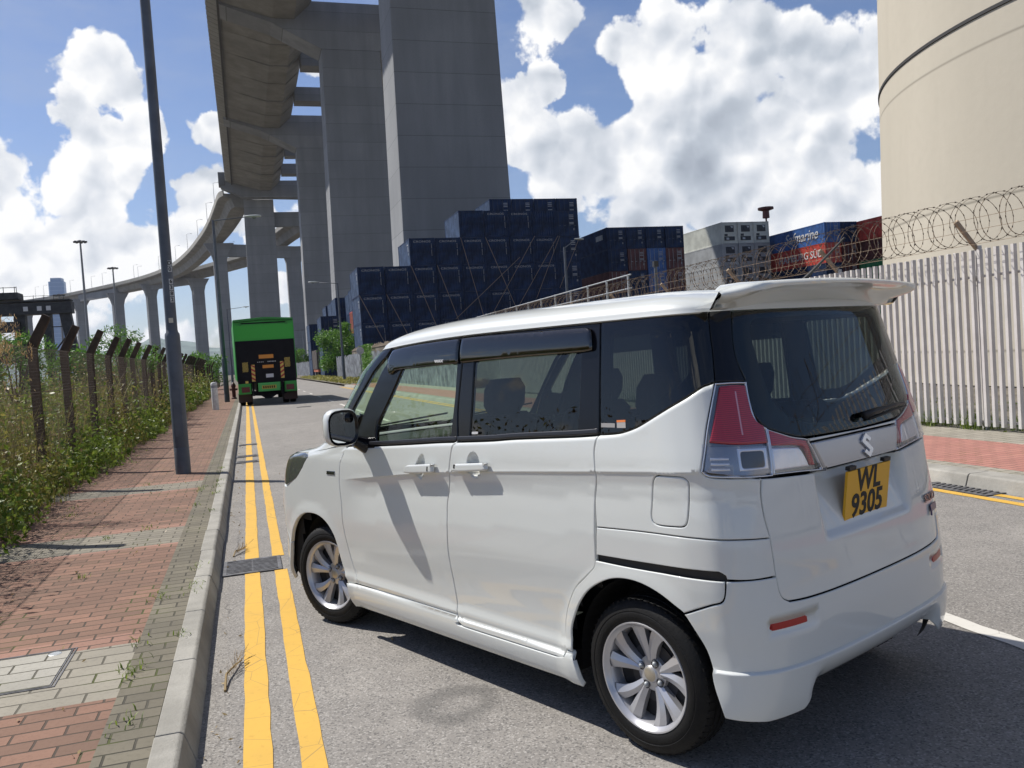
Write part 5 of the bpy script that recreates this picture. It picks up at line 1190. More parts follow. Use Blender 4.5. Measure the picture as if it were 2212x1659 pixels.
def mirror_front(*segs):
    L_ = [[tuple(p) for p in s] for s in segs]; R_ = [[(2*QM-x, y) for (x, y) in s][::-1] for s in L_][::-1]; return L_+R_

def paint():
    m, g, p = nodes('pearl_white_paint'); co = g.n('ShaderNodeTexCoord').outputs['Object']
    p.inputs['Base Color'].default_value = (.60, .62, .595, 1); p.inputs['Roughness'].default_value = .42; p.inputs['Specular IOR Level'].default_value = .45
    p.inputs['Coat Weight'].default_value = 1.; p.inputs['Coat Roughness'].default_value = .025; p.inputs['Coat IOR'].default_value = 1.5; return m
M_PAINT = paint()
M_TRIMB = pmat('gloss_black_trim', (.005, .005, .007), .12, spec=.35); M_MATTB = pmat('matt_black_trim', (.012, .012, .013), .55); M_SEAM_SHADE = pmat('seam_shade', (.010, .010, .010), .7)
M_INNER = pmat('inner_shell_black', (.004, .004, .004), .9)
G_FRONT = glass('clear_tinted_glass', (.76, .88, .77), 1.0); G_REAR = glass('privacy_glass', (.20, .235, .22), 1.1); G_QUART = glass('dark_privacy_glass', (.11, .13, .12), 1.15); G_BACK = glass('rear_privacy_glass', (.45, .52, .48), 1.0); G_VIS = glass('smoked_acrylic', (.05, .05, .06), 1.8, rough=.03); G_CLEAR = glass('clear_lens', (.93, .93, .95), 1.2)
M_RLENS, _g, _p = nodes('red_lens'); _p.inputs['Base Color'].default_value = (.20, .006, .016, 1); _p.inputs['Roughness'].default_value = .35; _p.inputs['Coat Weight'].default_value = 1.; _p.inputs['Coat Roughness'].default_value = .02
_c = _g.n('ShaderNodeTexCoord').outputs['Object']; _z = _g.n('ShaderNodeSeparateXYZ', i={0: _c}).outputs[2]
_s = _g.m('SINE', _g.m('MULTIPLY', _z, 900.)); _g.t.links.new(_g.mix(_g.mr(_s, -.2, .8), (.40, .008, .028), (.20, .003, .012)), _p.inputs['Base Color'])
M_CHROME = pmat('lamp_chrome', (.68, .70, .74), .16, .65); M_SATIN = pmat('satin_silver', (.40, .41, .435), .25, .7); M_SILV = pmat('alloy_silver', (.50, .50, .515), .30, .55); M_DKCH = pmat('dark_chrome', (.20, .21, .22), .16, .9)
M_SEAT = pmat('seat_fabric_grey', (.028, .029, .036), .85, var=.2, vscale=20); M_LINER = pmat('headliner_beige', (.20, .19, .175), .9); M_DASH = pmat('dash_black', (.012, .012, .013), .7)

car = thing('minivan', 'white compact minivan with smoked window visors filling the foreground, its front wheel turned', 'car', (2.056, 3.211, 0), R(90+22.902))
T = TR
def CAR(side):
    s = side; k = dict(side=s)
    gq = T['bgap']; sr = T['slide_rear']; df = [(3.7102, 1.0857), (3.7163, 1.0744), (3.705, 1.0621), (3.6697, 1.0475), (3.5808, 1.031), (3.4945, 1.0097), (3.4656, 0.9793), (3.4534, 0.9376)]+T['door_front'][4:]
    top_f = [(3.714, 1.088), (3.357, 1.100), (2.767, 1.126), (2.285, 1.151)]
    top_s = [(2.285, 1.151), (2.03, 1.165), (1.857, 1.179), (1.504, 1.199), (1.362, 1.209)]
    fd = patch('front_door', loop(top_f, gq+[(2.377, .317)], [(2.377, .317), (2.854, .314), (3.315, .309)], [(3.315, .309)]+df[::-1][:-1]+[(3.714, 1.088)]), M_PAINT, car, fine=[(2.54, 2.68, .955, 1.09, .006)], dense=True, **k)
    hd = patch('handle', loop([(2.700, 1.002), (2.702, 1.016), (2.69, 1.024)], [(2.69, 1.024), (2.46, 1.040), (2.449, 1.033)], [(2.449, 1.033), (2.447, 1.004), (2.46, .998)], [(2.46, .998), (2.69, .984), (2.70, 1.002)], sp=.006), M_PAINT, fd, off=.030, r=.010, gap=0., skirt=.014, step=.012, flat=True, **k)
    patch('key_lock', loop([(2.485, 1.006), (2.485, 1.028)], [(2.472, 1.028), (2.472, 1.006)], sp=.004), M_MATTB, hd, off=.0305, r=.001, gap=0., skirt=.001, step=.01, flat=True, **k)
    sdr = patch('sliding_door', loop(top_s, [(1.362, 1.209)]+sr[4:20], [sr[19], (2.312, .274), (2.349, .288), (2.374, .317)], gq[::-1]), M_PAINT, car, fine=[(2.09, 2.22, .985, 1.12, .006)], dense=True, **k)
    hs = patch('handle', loop([(2.268, 1.030), (2.266, 1.046), (2.255, 1.052)], [(2.255, 1.052), (2.045, 1.067), (2.034, 1.062)], [(2.034, 1.062), (2.031, 1.040), (2.045, 1.033)], [(2.045, 1.033), (2.255, 1.016), (2.268, 1.030)], sp=.006), M_PAINT, sdr, off=.030, r=.010, gap=0., skirt=.014, step=.012, flat=True, **k)
    patch('key_lock', loop([(2.262, 1.032), (2.260, 1.050)], [(2.248, 1.050), (2.248, 1.030)], sp=.004), M_MATTB, hs, off=.0305, r=.001, gap=0., skirt=.001, step=.01, flat=True, **k)
    aF = [(3.415, .304), (3.456, .372), (3.489, .462), (3.522, .553), (3.602, .629), (3.72, .665), (3.874, .658), (4.0, .607), (4.10, .524), (4.155, .44)]
    ff = patch('front_fender', loop(df[:1]+df[1:]+[(3.315, .309)], aF, [(4.155, .44), (4.30, .55), (4.36, .70), (4.33, .80)], [(4.33, .80), (4.19, .80), (4.10, .835)], [(4.10, .835), (4.02, .875), (3.955, .94)], [(3.955, .94), (3.945, .999), (4.06, 1.02), (4.2, 1.035)], [(4.2, 1.035), (4.05, 1.058), (3.90, 1.078), (3.72, 1.090)]), M_PAINT, car, fine=None, step=.03, **k)
    patch('hybrid_badge', loop([(3.61, .938), (3.51, .941)], [(3.508, .920), (3.608, .918)], sp=.006), M_DKCH, ff, off=.004, r=.002, gap=0, skirt=.004, step=.02, **k)
    patch('front_bumper', loop([(4.155, .44), (4.30, .55), (4.36, .70), (4.33, .80)], [(4.33, .80), (4.75, .80), (QM, .80)], [(QM, .18), (4.7, .18), (4.20, .20)], [(4.20, .20), (4.18, .32), (4.155, .44)]), M_PAINT, car, step=.05, **k)
    patch('headlight', loop([(4.10, .835), (4.02, .875), (3.955, .94)], [(3.955, .94), (3.945, .999), (4.06, 1.02), (4.2, 1.03)], [(4.2, 1.03), (4.5, 1.0), (4.75, .97)], [(4.75, .84), (4.5, .815), (4.19, .805)], sp=.012), pmat('headlight_lens', (.16, .17, .17), .12, .6, coat=1.), car, off=-.002, step=.03, **k)
    patch('side_sill', loop([(1.572, .322), (1.608, .318), (1.618, .293), (1.673, .28)], [(1.673, .28), (2.312, .274), (2.349, .288), (2.374, .317)], [(2.854, .314), (3.315, .309), (3.412, .303)], [(3.412, .303), (3.40, .25), (3.415, .168)], [(3.415, .168), (2.9, .178), (2.396, .181), (1.919, .184), (1.53, .190)], [(1.53, .19), (1.545, .26), (1.572, .322)]), M_PAINT, car, off=.003, step=.02, **k)
    aR = T['archR']
    patch('rear_fender', loop([(1.397, .722)]+sr[9:15]+[(1.608, .325)], [(1.568, .322)]+aR[1:11]+[(.978, .593)], [(.978, .593), (.87, .635), (.827, .650), (.811, .676), (.803, .722)], [(.803, .722), (1.1, .722), (1.397, .722)]), M_PAINT, car, step=.02, off=.004, skirt=.005, **k)
    qseam = [(1.384, .853), (1.158, .861), (.935, .863), (.761, .861), (.619, .853)]
    wrb = [(1.353, 1.212), (1.231, 1.221), (1.131, 1.244), (.995, 1.296), (.858, 1.350), (.780, 1.387), (.733, 1.396)]
    lampL = [(.733, 1.396), (.742, 1.378), (.795, 1.244), (.828, 1.14), (.841, 1.095)]
    fuel = loop([(1.07, 1.045), (1.05, 1.072)], [(.925, 1.073), (.90, 1.062), (.899, 1.045)], [(.905, 1.0), (.918, .93), (.93, .903), (.955, .896)], [(.955, .896), (1.05, .893), (1.085, .90)], [(1.09, .925), (1.07, 1.045)], sp=.01, rnd=.02)
    qp = patch('rear_quarter_panel', loop(wrb, lampL, [(.841, 1.095), (.828, 1.080), (.806, 1.073)], [(.806, 1.073), (.70, 1.064), (.619, 1.057)], [(.622, 1.057), (.630, 1.002), (.630, .93), (.622, .875), (.619, .855)], qseam[::-1], sr[7:8]+[(1.372, 1.055), (1.376, 1.147), (1.362, 1.205)]), M_PAINT, car, step=.02, holes=[fuel], dense=True, **k)
    patch('fuel_door', fuel, M_PAINT, qp, step=.03, **k)
    patch('rear_side_panel', loop(qseam, [(.619, .853), (.618, .79), (.616, .722)], [(.616, .722), (.725, .722), (.798, .727)], [(.798, .727), (.802, .741), (.823, .752)], [(.823, .752), (1.1, .747), (1.394, .743)]), M_PAINT, car, step=.02, **k)
    patch('slider_rail_shade', loop([(1.40, .755), (.79, .76)], [(.79, .70), (1.40, .70)]), M_MATTB, car, off=-.016, step=.05, skirt=.002, gap=0., **k)  # black strip behind the rail slot, deepens its shade by colour
    # ---- glasshouse
    wf = loop([(3.303, 1.128), (3.36, 1.20), (3.34, 1.27), (3.23, 1.42), (3.13, 1.56), (3.09, 1.615)], [(3.09, 1.615), (2.36, 1.617)], [(2.325, 1.60), (2.325, 1.4), (2.345, 1.179)], [(2.345, 1.179), (2.8, 1.152), (3.303, 1.128)], rnd=.02)
    qg = loop([(3.66, 1.575), (3.72, 1.592), (3.789, 1.555), (3.86, 1.46)], [(3.904, 1.406), (3.971, 1.292)], [(3.95, 1.27), (3.72, 1.262)], [(3.705, 1.27), (3.70, 1.345), (3.66, 1.45), (3.60, 1.55)], sp=.01, rnd=.02)
    frm = patch('front_door_frame', loop([(3.95, 1.093), (3.714, 1.092), (3.357, 1.104), (2.767, 1.13), (2.287, 1.155)], [(2.30, 1.3), (2.285, 1.5), (2.276, 1.646)], [(2.7, 1.646), (3.6, 1.648), (4.105, 1.648)], [(4.105, 1.648), (4.02, 1.56), (4.06, 1.40), (4.09, 1.27), (4.045, 1.15), (4.03, 1.10)]), M_TRIMB, car, off=-.003, holes=[wf, qg], step=.04, **k)
    patch('window', wf, G_FRONT, frm, off=-.010, gap=-.004, r=.001, step=.06, skirt=0.0005, **k)
    patch('quarter_glass', qg, G_FRONT, frm, off=-.010, gap=-.004, r=.001, step=.06, skirt=0.0005, **k)
    ws = loop([(2.19, 1.615), (1.50, 1.617)], [(1.489, 1.60), (1.487, 1.4), (1.490, 1.214)], [(1.497, 1.209), (1.857, 1.192), (2.187, 1.176)], [(2.195, 1.18), (2.19, 1.4), (2.19, 1.615)], rnd=.02)
    sfr = patch('sliding_door_frame', loop([(2.281, 1.156), (2.03, 1.170), (1.857, 1.184), (1.504, 1.204), (1.362, 1.214)], [(1.362, 1.214), (1.363, 1.4), (1.365, 1.53), (1.374, 1.650)], [(1.845, 1.646), (2.27, 1.646)], [(2.276, 1.646), (2.28, 1.5), (2.294, 1.3), (2.281, 1.156)]), M_TRIMB, car, off=-.003, holes=[ws], step=.04, **k)
    patch('window', ws, G_REAR, sfr, off=-.010, gap=-.004, r=.001, step=.06, skirt=0.0005, **k)
    for a_, b_, nm in ((3.60, 2.292, 'f'), (2.284, 1.366, 's')):
        za = lambda x: np.interp(x, [1.362, 1.504, 1.857, 2.03, 2.285, 2.767, 3.357, 3.714], [1.210, 1.200, 1.180, 1.166, 1.152, 1.127, 1.101, 1.091])
        xs = np.linspace(a_, b_, 8); patch('belt_moulding', loop([(x, za(x)+.003) for x in xs], [(x, za(x)+.026) for x in xs[::-1]], sp=.02), pmat('belt_moulding_black', (.02, .02, .024), .3), frm if nm == 'f' else sfr, off=.005, r=.006, gap=.001, step=.05, skirt=.008, **k)
    # rain visors
    patch('window_visor', loop([(3.56, 1.632), (3.0, 1.638), (2.31, 1.637)], [(2.300, 1.62), (2.298, 1.516)], [(2.298, 1.516), (2.75, 1.508), (3.12, 1.502)], [(3.12, 1.502), (3.26, 1.497), (3.38, 1.48), (3.50, 1.55), (3.56, 1.632)], rnd=.012), G_VIS, frm, off=.012, r=.009, gap=0, step=.02, skirt=.004, bulge=.006, **k)
    rv = patch('window_visor', loop([(2.286, 1.637), (1.9, 1.634), (1.465, 1.630)], [(1.465, 1.63), (1.425, 1.622), (1.410, 1.60)], [(1.404, 1.57), (1.402, 1.537)], [(1.46, 1.532), (1.9, 1.527), (2.284, 1.517)], rnd=.012), G_VIS, sfr, off=.012, r=.009, gap=0, step=.02, skirt=.004, bulge=.006, **k)
    # fixed rear quarter window, frit border behind it
    wq_o = loop([(1.366, 1.650), (1.357, 1.53), (1.355, 1.35), (1.353, 1.214)], wrb, [(.733, 1.398), (.722, 1.50), (.719, 1.578), (.716, 1.654)], [(.716, 1.654), (1.05, 1.653), (1.366, 1.650)])
    wq_i = loop([(1.305, 1.60), (1.300, 1.45), (1.30, 1.27)], [(1.30, 1.27), (1.20, 1.272), (1.10, 1.30), (1.0, 1.345), (.87, 1.41), (.83, 1.44)], [(.83, 1.44), (.82, 1.6)], [(.84, 1.61), (1.30, 1.61)], rnd=.04)
    qw = patch('quarter_window', wq_o, G_QUART, car, off=-.001, r=.003, step=.06, skirt=.004, **k)
    patch('window_border', wq_o, M_TRIMB, qw, off=-.012, gap=.002, r=.001, holes=[wq_i], step=.06, skirt=.002, **k)
    patch('warning_sticker', loop([(1.345, 1.256), (1.262, 1.256)], [(1.262, 1.240), (1.345, 1.240)], sp=.01), pmat('sticker_grey', (.30, .29, .28), .6), qw, off=.001, r=.0005, gap=0, skirt=.0005, step=.05, **k)
    patch('warning_sticker', loop([(1.25, 1.268), (1.198, 1.270)], [(1.198, 1.240), (1.25, 1.239)], sp=.01), pmat('sticker_grey2', (.38, .36, .34), .6), qw, off=.001, r=.0005, gap=0, skirt=.0005, step=.05, **k)
    patch('warning_sticker', loop([(1.25, 1.268), (1.198, 1.270)], [(1.198, 1.262), (1.25, 1.260)], sp=.01), pmat('sticker_orange', (.75, .20, .04), .6), qw, off=.0016, r=.0005, gap=0, skirt=.0005, step=.05, **k)
    # D pillar cover
    patch('rear_pillar_cover', loop([(.716, 1.654), (.719, 1.578), (.722, 1.50), (.733, 1.396)], [(.72, 1.397), (.66, 1.394), (.602, 1.391)], [(.604, 1.391), (.620, 1.45), (.628, 1.515), (.618, 1.60), (.609, 1.654)]), M_TRIMB, car, off=-.002, step=.03, **k)
    # ---- tail lamps
    lb = loop(lampL, [(.841, 1.095), (.828, 1.080), (.806, 1.073)], [(.806, 1.073), (.70, 1.065), (.575, 1.058), (.563, 1.062)], [(.563, 1.062), (.557, 1.138), (.553, 1.225)], [(.553, 1.225), (.570, 1.234), (.588, 1.245), (.600, 1.275), (.604, 1.33), (.601, 1.391)], [(.601, 1.391), (.66, 1.395), (.733, 1.396)], sp=.009)
    tl = patch('tail_light', lb, M_DKCH, car, off=-.016, step=.03, gap=.002, skirt=.01, **k)
    red = loop([(.716, 1.382), (.66, 1.383), (.614, 1.379)], [(.614, 1.379), (.612, 1.33), (.608, 1.28), (.592, 1.25), (.566, 1.232)], [(.566, 1.232), (.567, 1.20), (.569, 1.174)], [(.569, 1.174), (.68, 1.180), (.795, 1.194)], [(.795, 1.194), (.770, 1.252), (.745, 1.312), (.716, 1.382)], sp=.008)
    patch('red_lens', red, M_RLENS, tl, off=.002, r=.006, gap=.0, step=.02, skirt=.014, **k)
    patch('light_guide', loop([(.666, 1.36), (.660, 1.36)], [(.667, 1.21), (.673, 1.21)], sp=.01), pmat('pink_light_guide', (.62, .30, .34), .2, .3), tl, off=.0035, r=.001, gap=0, step=.03, skirt=.002, **k)
    patch('reflector_block', loop([(.805, 1.18), (.70, 1.176), (.60, 1.168), (.568, 1.165)], [(.568, 1.165), (.570, 1.08), (.575, 1.070)], [(.575, 1.070), (.70, 1.076), (.822, 1.092)], [(.828, 1.10), (.818, 1.14), (.805, 1.18)], sp=.009), pmat('turn_signal_reflector', (.30, .31, .33), .22, .8), tl, off=-.006, r=.002, gap=0, step=.02, skirt=.008, **k)
    for z_ in (1.100, 1.118, 1.136): patch('reflector_rib', loop([(.800, z_+.006), (.735, z_+.003)], [(.735, z_-.005), (.803, z_-.003)], sp=.008), M_CHROME, tl, off=.0, r=.004, gap=0, step=.02, skirt=.006, **k)
    patch('reverse_light_frame', loop([(.700, 1.168), (.575, 1.160)], [(.578, 1.086), (.70, 1.090)], sp=.008), M_CHROME, tl, off=-.003, r=.004, gap=0, step=.02, skirt=.006, holes=[loop([(.690, 1.156), (.590, 1.149)], [(.592, 1.094), (.690, 1.098)], sp=.008, rnd=.016)], **k)
    patch('reverse_light', loop([(.690, 1.156), (.580, 1.149)], [(.582, 1.094), (.690, 1.098)], sp=.008, rnd=.016), pmat('reverse_light_dark', (.06, .065, .07), .2), tl, off=-.005, r=.002, gap=0, step=.02, skirt=.006, **k)
    patch('clear_lens', loop([(.825, 1.19), (.70, 1.180), (.566, 1.170)], [(.566, 1.170), (.570, 1.07), (.575, 1.066)], [(.575, 1.066), (.70, 1.072), (.825, 1.085)], [(.835, 1.10), (.825, 1.19)], sp=.012), G_CLEAR, tl, off=.001, r=.003, gap=0, step=.04, skirt=.002, **k)
    patch('chrome_surround', lb, M_CHROME, tl, off=.001, r=.003, gap=.002, step=.05, holes=[inset(lb, .0085)], skirt=.01, **k)
    rf = patch('reflector', loop([(.672, .566), (.51, .566)], [(.50, .560), (.50, .541)], [(.51, .537), (.672, .537)], [(.678, .545), (.678, .56)], sp=.006), pmat('reflector_red', (.36, .015, .012), .3), car, off=.010, r=.003, gap=0, step=.02, skirt=.014, **k)
    # door mirror
    mo = thing('door_mirror', None, None); mo.parent = car
    b = MB(); n = 20
    def ring(x, cy, cz, ry, rz, e=3.2):
        o = []
        for i in range(n):
            a = 2*math.pi*i/n; c, s_ = math.cos(a), math.sin(a); o.append((x, (cy+ry*math.copysign(abs(c)**(2/e), c))*s, cz+rz*math.copysign(abs(s_)**(2/e), s_)))
        return o
    secs = [(1.855, .945, 1.215, .088, .094), (1.862, .945, 1.215, .093, .099), (1.90, .942, 1.217, .096, .100), (1.94, .936, 1.220, .088, .090), (1.968, .928, 1.222, .068, .068), (1.980, .922, 1.223, .035, .035)]
    vs = []
    for q_ in secs: vs += ring(*q_)
    b.add(vs, [(i*n+j, i*n+(j+1) % n, (i+1)*n+(j+1) % n, (i+1)*n+j) for i in range(len(secs)-1) for j in range(n)]+[tuple((len(secs)-1)*n+j for j in range(n))]); b.build('mirror_shell', M_PAINT, mo, smooth=True, auto=60)
    b = MB(); v0 = ring(1.855, .945, 1.215, .087, .093)+ring(1.862, .945, 1.215, .074, .080); b.add(v0, [(j, (j+1) % n, n+(j+1) % n, n+j) for j in range(n)]); b.build('mirror_bezel', M_TRIMB, mo, smooth=True)
    b = MB(); b.add(ring(1.862, .945, 1.215, .076, .082), [tuple(range(n))]); b.build('mirror_glass', pmat('mirror_silvering', (.75, .78, .80), .03, 1.), mo, fix=False)
    b = MB(); b.lathe([(.0, -.012), (.020, -.010), (.027, 0), (.0, 0)], 16, 'x', (1.860, .905*s, 1.262)); b.build('blind_spot_mirror', M_TRIMB, mo, fix=False, smooth=True)
    b = MB(); b.tube([(1.90, .79*s, 1.10), (1.90, .86*s, 1.135)], [.045, .030], 10); b.box(1.80, 2.02, .772*s if s > 0 else .802*s, .802*s if s > 0 else .772*s, 1.085, 1.105); b.build('mirror_foot', M_TRIMB, mo, smooth=True, auto=40)
    b = MB(); b.tube([(1.70, .80*s, 1.05), (1.70, .812*s, 1.1)], .028, 8); b.build('mirror_mount', M_TRIMB, mo) if False else None
for sd_ in (1, -1): CAR(sd_)

# ---- centre parts
TGS = [(.619, 1.057), (.628, 1.002), (.630, .930), (.622, .865), (.619, .793), (.617, .715), (.614, .671), (.604, .645), (.578, .629)]
tg = patch('tailgate', loop(*mirror_half([(0, .619), (.268, .619), (.465, .622), (.578, .629)], TGS[::-1], [(.619, 1.057), (.56, 1.053), (.276, 1.036)], [(.276, 1.036), (0, 1.036)]), sp=.012), M_PAINT, car, step=.03, fine=[(-.39, .39, .77, 1.034, .012)])
patch('rear_bumper', loop(*mirror_half([(0, .305), (.188, .305), (.40, .303), (.452, .300)], [(.470, .296), (.525, .247)], [(.535, .241), (.60, .237), (.68, .233)], [(.69, .233), (.831, .248)], [(.834, .250), (.879, .351), (.892, .412), (.912, .476), (.953, .548), (.978, .590)], [(.978, .590), (.87, .633), (.827, .648), (.811, .674), (.801, .722)], [(.801, .722), (.725, .721), (.617, .720)], [(.617, .715), (.614, .671), (.604, .645), (.578, .629)], [(.578, .627), (.465, .620), (.268, .617), (0, .617)]), sp=.012), M_PAINT, car, off=.004, step=.024, skirt=.005)
b = MB()
for i in range(2): pass
gs = patch('garnish', loop(*mirror_half([(0, 1.041), (.272, 1.041)], [(.275, 1.041), (.318, 1.12), (.326, 1.149)], [(.326, 1.149), (0, 1.150)])), M_SATIN, tg, off=.008, r=.006, step=.03, skirt=.02)
patch('tailgate_upper_trim', loop(*mirror_half([(0, 1.153), (.333, 1.152)], [(.345, 1.166), (0, 1.1625)]), sp=.01), M_PAINT, tg, off=.003, step=.03, r=.003)
for s_ in (1, -1):
    k = dict(side=s_)
    tgl = loop([(.555, 1.222), (.515, 1.208), (.43, 1.182), (.352, 1.167), (.338, 1.155)], [(.338, 1.152), (.318, 1.12), (.279, 1.042)], [(.279, 1.042), (.42, 1.053), (.561, 1.061)], [(.561, 1.061), (.559, 1.138), (.555, 1.222)], sp=.008)
    tt = patch('tailgate_light', tgl, M_DKCH, tg, off=-.012, step=.03, gap=.002, skirt=.008, **k)
    patch('red_lens', loop([(.552, 1.217), (.515, 1.204), (.431, 1.176), (.362, 1.160)], [(.350, 1.14), (.332, 1.068)], [(.349, 1.071), (.362, 1.12), (.385, 1.143), (.43, 1.152)], [(.43, 1.152), (.552, 1.163)], sp=.006), M_RLENS, tt, off=.002, r=.004, gap=0, step=.02, skirt=.010, **k)
    patch('reverse_reflector', loop([(.55, 1.155), (.43, 1.144), (.395, 1.135), (.366, 1.09), (.358, 1.068)], [(.358, 1.068), (.55, 1.076)], sp=.008), M_CHROME, tt, off=-.004, r=.006, gap=0, step=.015, skirt=.006, **k)
    patch('clear_lens', inset(tgl, .006), G_CLEAR, tt, off=.001, r=.002, gap=0, step=.04, skirt=.002, **k)
    patch('chrome_surround', tgl, M_CHROME, tt, off=.001, r=.002, gap=.002, step=.05, holes=[inset(tgl, .0075)], skirt=.008, **k)
bw_o = loop(*mirror_half([(0, 1.166), (.064, 1.166), (.349, 1.173), (.448, 1.190), (.543, 1.219)], [(.543, 1.219), (.583, 1.25), (.601, 1.303), (.604, 1.391), (.622, 1.45), (.628, 1.515), (.618, 1.60), (.609, 1.652)], [(.609, 1.652), (0, 1.656)]), sp=.014)
bw_i = loop(*mirror_half([(0, 1.215), (.25, 1.218), (.40, 1.25)], [(.40, 1.25), (.47, 1.31), (.50, 1.42), (.515, 1.52), (.52, 1.575)], [(.52, 1.575), (.50, 1.605), (.44, 1.615), (0, 1.618)]), sp=.014, rnd=.03)
rg = patch('rear_window', bw_o, G_BACK, car, off=-.001, r=.003, step=.05, skirt=.004)
patch('window_border', bw_o, M_TRIMB, rg, off=-.012, gap=.002, r=.001, holes=[bw_i], step=.06, skirt=.002)
# windscreen and front end
fw_o = loop(*mirror_front([(4.045, 1.102), (4.06, 1.15), (4.105, 1.27), (4.075, 1.40), (4.035, 1.56), (4.118, 1.648)], [(4.118, 1.648), (QM, 1.652)])[:2], *mirror_front([(4.045, 1.102), (4.06, 1.15), (4.105, 1.27), (4.075, 1.40), (4.035, 1.56), (4.118, 1.648)], [(4.118, 1.648), (QM, 1.652)])[2:], sp=.02)
fw_i = loop(*mirror_front([(4.17, 1.135), (4.17, 1.28), (4.15, 1.42), (4.13, 1.55), (4.17, 1.615)], [(4.19, 1.625), (QM, 1.63)]), sp=.02)
fg = patch('windscreen', fw_o, glass('windscreen_glass', (.78, .90, .78), 1.0), car, off=-.001, r=.003, step=.06, skirt=.004)
patch('window_border', fw_o, M_TRIMB, fg, off=-.012, gap=.002, r=.001, holes=[fw_i], step=.08, skirt=.002)
patch('hood', loop(*mirror_front([(4.04, 1.094), (3.95, 1.088), (3.93, 1.081)], [(3.93, 1.081), (4.05, 1.062), (4.2, 1.038)], [(4.2, 1.038), (4.5, 1.005), (QM, .985)][0:3])), M_PAINT, car, step=.02)
patch('grille', loop(*mirror_front([(4.76, .975), (4.76, .838), (4.60, .81)], [(4.60, .81), (QM, .808)])[0:4]) if False else loop([(4.76, .975), (4.76, .838)], [(4.60, .812), (2*QM-4.60, .812)], [(2*QM-4.76, .838), (2*QM-4.76, .975)], sp=.02), M_DKCH, car, off=-.004, step=.04)

# roof: one skin with the rear spoiler over it
def roof():
    q = np.linspace(-QM, QM, 361)[:-1]; vs_ = [1.648, 1.652, 1.656, 1.660, 1.6605, 1.662, 1.664, 1.668, 1.673, 1.68, 1.69, 1.70, 1.715, 1.735, 1.76, 1.80, 1.85, 1.90, 1.95, 1.985]
    V = []; NN = []
    for v in vs_: V.append(CPf(q, np.full(len(q), v))); NN.append(SN0(q, np.full(len(q), v)))
    V = np.array(V); 
    b = MB(); n = len(q); b.add(V.reshape(-1, 3).tolist(), [(i*n+j, i*n+(j+1) % n, (i+1)*n+(j+1) % n, (i+1)*n+j) for i in range(len(vs_)-1) for j in range(n)]+[tuple((len(vs_)-1)*n+j for j in range(n))])
    # folded-in drip edge
    V2 = CPf(q, np.full(n, 1.648))+SN0(q, np.full(n, 1.648))*-.02; b0 = len(b.v); b.v += [tuple(x) for x in V2]; b.f += [(j, b0+j, b0+(j+1) % n, (j+1) % n) for j in range(n)]; b.mi += [0]*n
    o = b.build('roof', M_PAINT, car, smooth=True, auto=40)
    V3 = [tuple(x) for x in (CPf(q, np.full(n, 1.655))*np.array([.96, .955, 1])+np.array([.02, 0, -.012]))]; b = MB(); b.add(V3+[(.6, 0, 1.70)], [(j, (j+1) % n, n) for j in range(n)]); b.build('headliner', M_LINER, o, smooth=True, fix=False)
    return o
rf = roof()
def seamline(pts, name='roof_seam'):
    L_ = crs(pts, .012)
    for s_ in (1, -1):
        nrm = inset(L_, .0021)-L_; A_ = L_+nrm; B2 = L_-nrm; n = len(L_); qa = np.concatenate([A_, B2]); p = SP(qa[:, 0]*s_, qa[:, 1], np.full(len(qa), .0012))
        b = MB(); b.add(p.tolist(), [(i, i+1, n+i+1, n+i) for i in range(1, n-2)]); b.build(name, M_SEAM_SHADE, rf, fix=False)  # dark strip laid on the skin as painted shade of the shut line
seamline([(2.277, 1.648), (2.275, 1.661), (2.262, 1.674), (2.22, 1.684), (2.10, 1.689), (1.82, 1.691), (1.56, 1.690), (1.44, 1.686), (1.395, 1.674), (1.381, 1.662), (1.375, 1.649)])
def spoiler():
    b = MB(); ys_ = np.concatenate([np.linspace(-.662, -.60, 7), np.linspace(-.57, .57, 20), np.linspace(.60, .662, 7)]); secs = []
    for y in ys_:
        a = abs(y)/.662; e_ = smr(np.array(a), .86, 1.0); xt = -.500+.035*a**2+.10*e_**1.5; zt = 1.750-.020*a**2-.018*e_
        th = .020+.008*smr(np.array(a), .70, .86)-.008*e_; xf = -.13-.21*a**2.5; zf = 1.762-.03*a**2-.03*e_
        dn = .014*smr(np.array(a), .78, .94)
        secs.append([(xf, y, zf-.012), (xf+.0-.02, y, zf), ((xt+xf)/2, y, (zt+zf)/2+.004), (xt+.03, y, zt+.001), (xt+.006, y, zt-.004), (xt, y, zt-.012), (xt+.004, y, zt-th), (xt+.03, y, zt-th-.006-dn*.4), (xt+.12, y, zt-th-.018-dn), (-.31-.02*a, y, 1.662-.004*a), (-.24-.07*a, y, 1.65)])
    n = len(secs[0]); b.add([p for s_ in secs for p in s_], [(i*n+j, i*n+(j+1) % n, (i+1)*n+(j+1) % n, (i+1)*n+j) for i in range(len(secs)-1) for j in range(n)]+[tuple(range(n)), tuple((len(secs)-1)*n+j for j in range(n))])
    o = b.build('spoiler', M_PAINT, rf, smooth=True, auto=50)
spoiler()
b = MB(); b.tube([(-.28, .0, 1.755), (-.33, .0, 1.795), (-.47, .0, 1.905)], [.012, .006, .0045], 8); b.box(-.31, -.22, -.02, .02, 1.74, 1.765); b.build('antenna', M_MATTB, rf, smooth=True, auto=40)
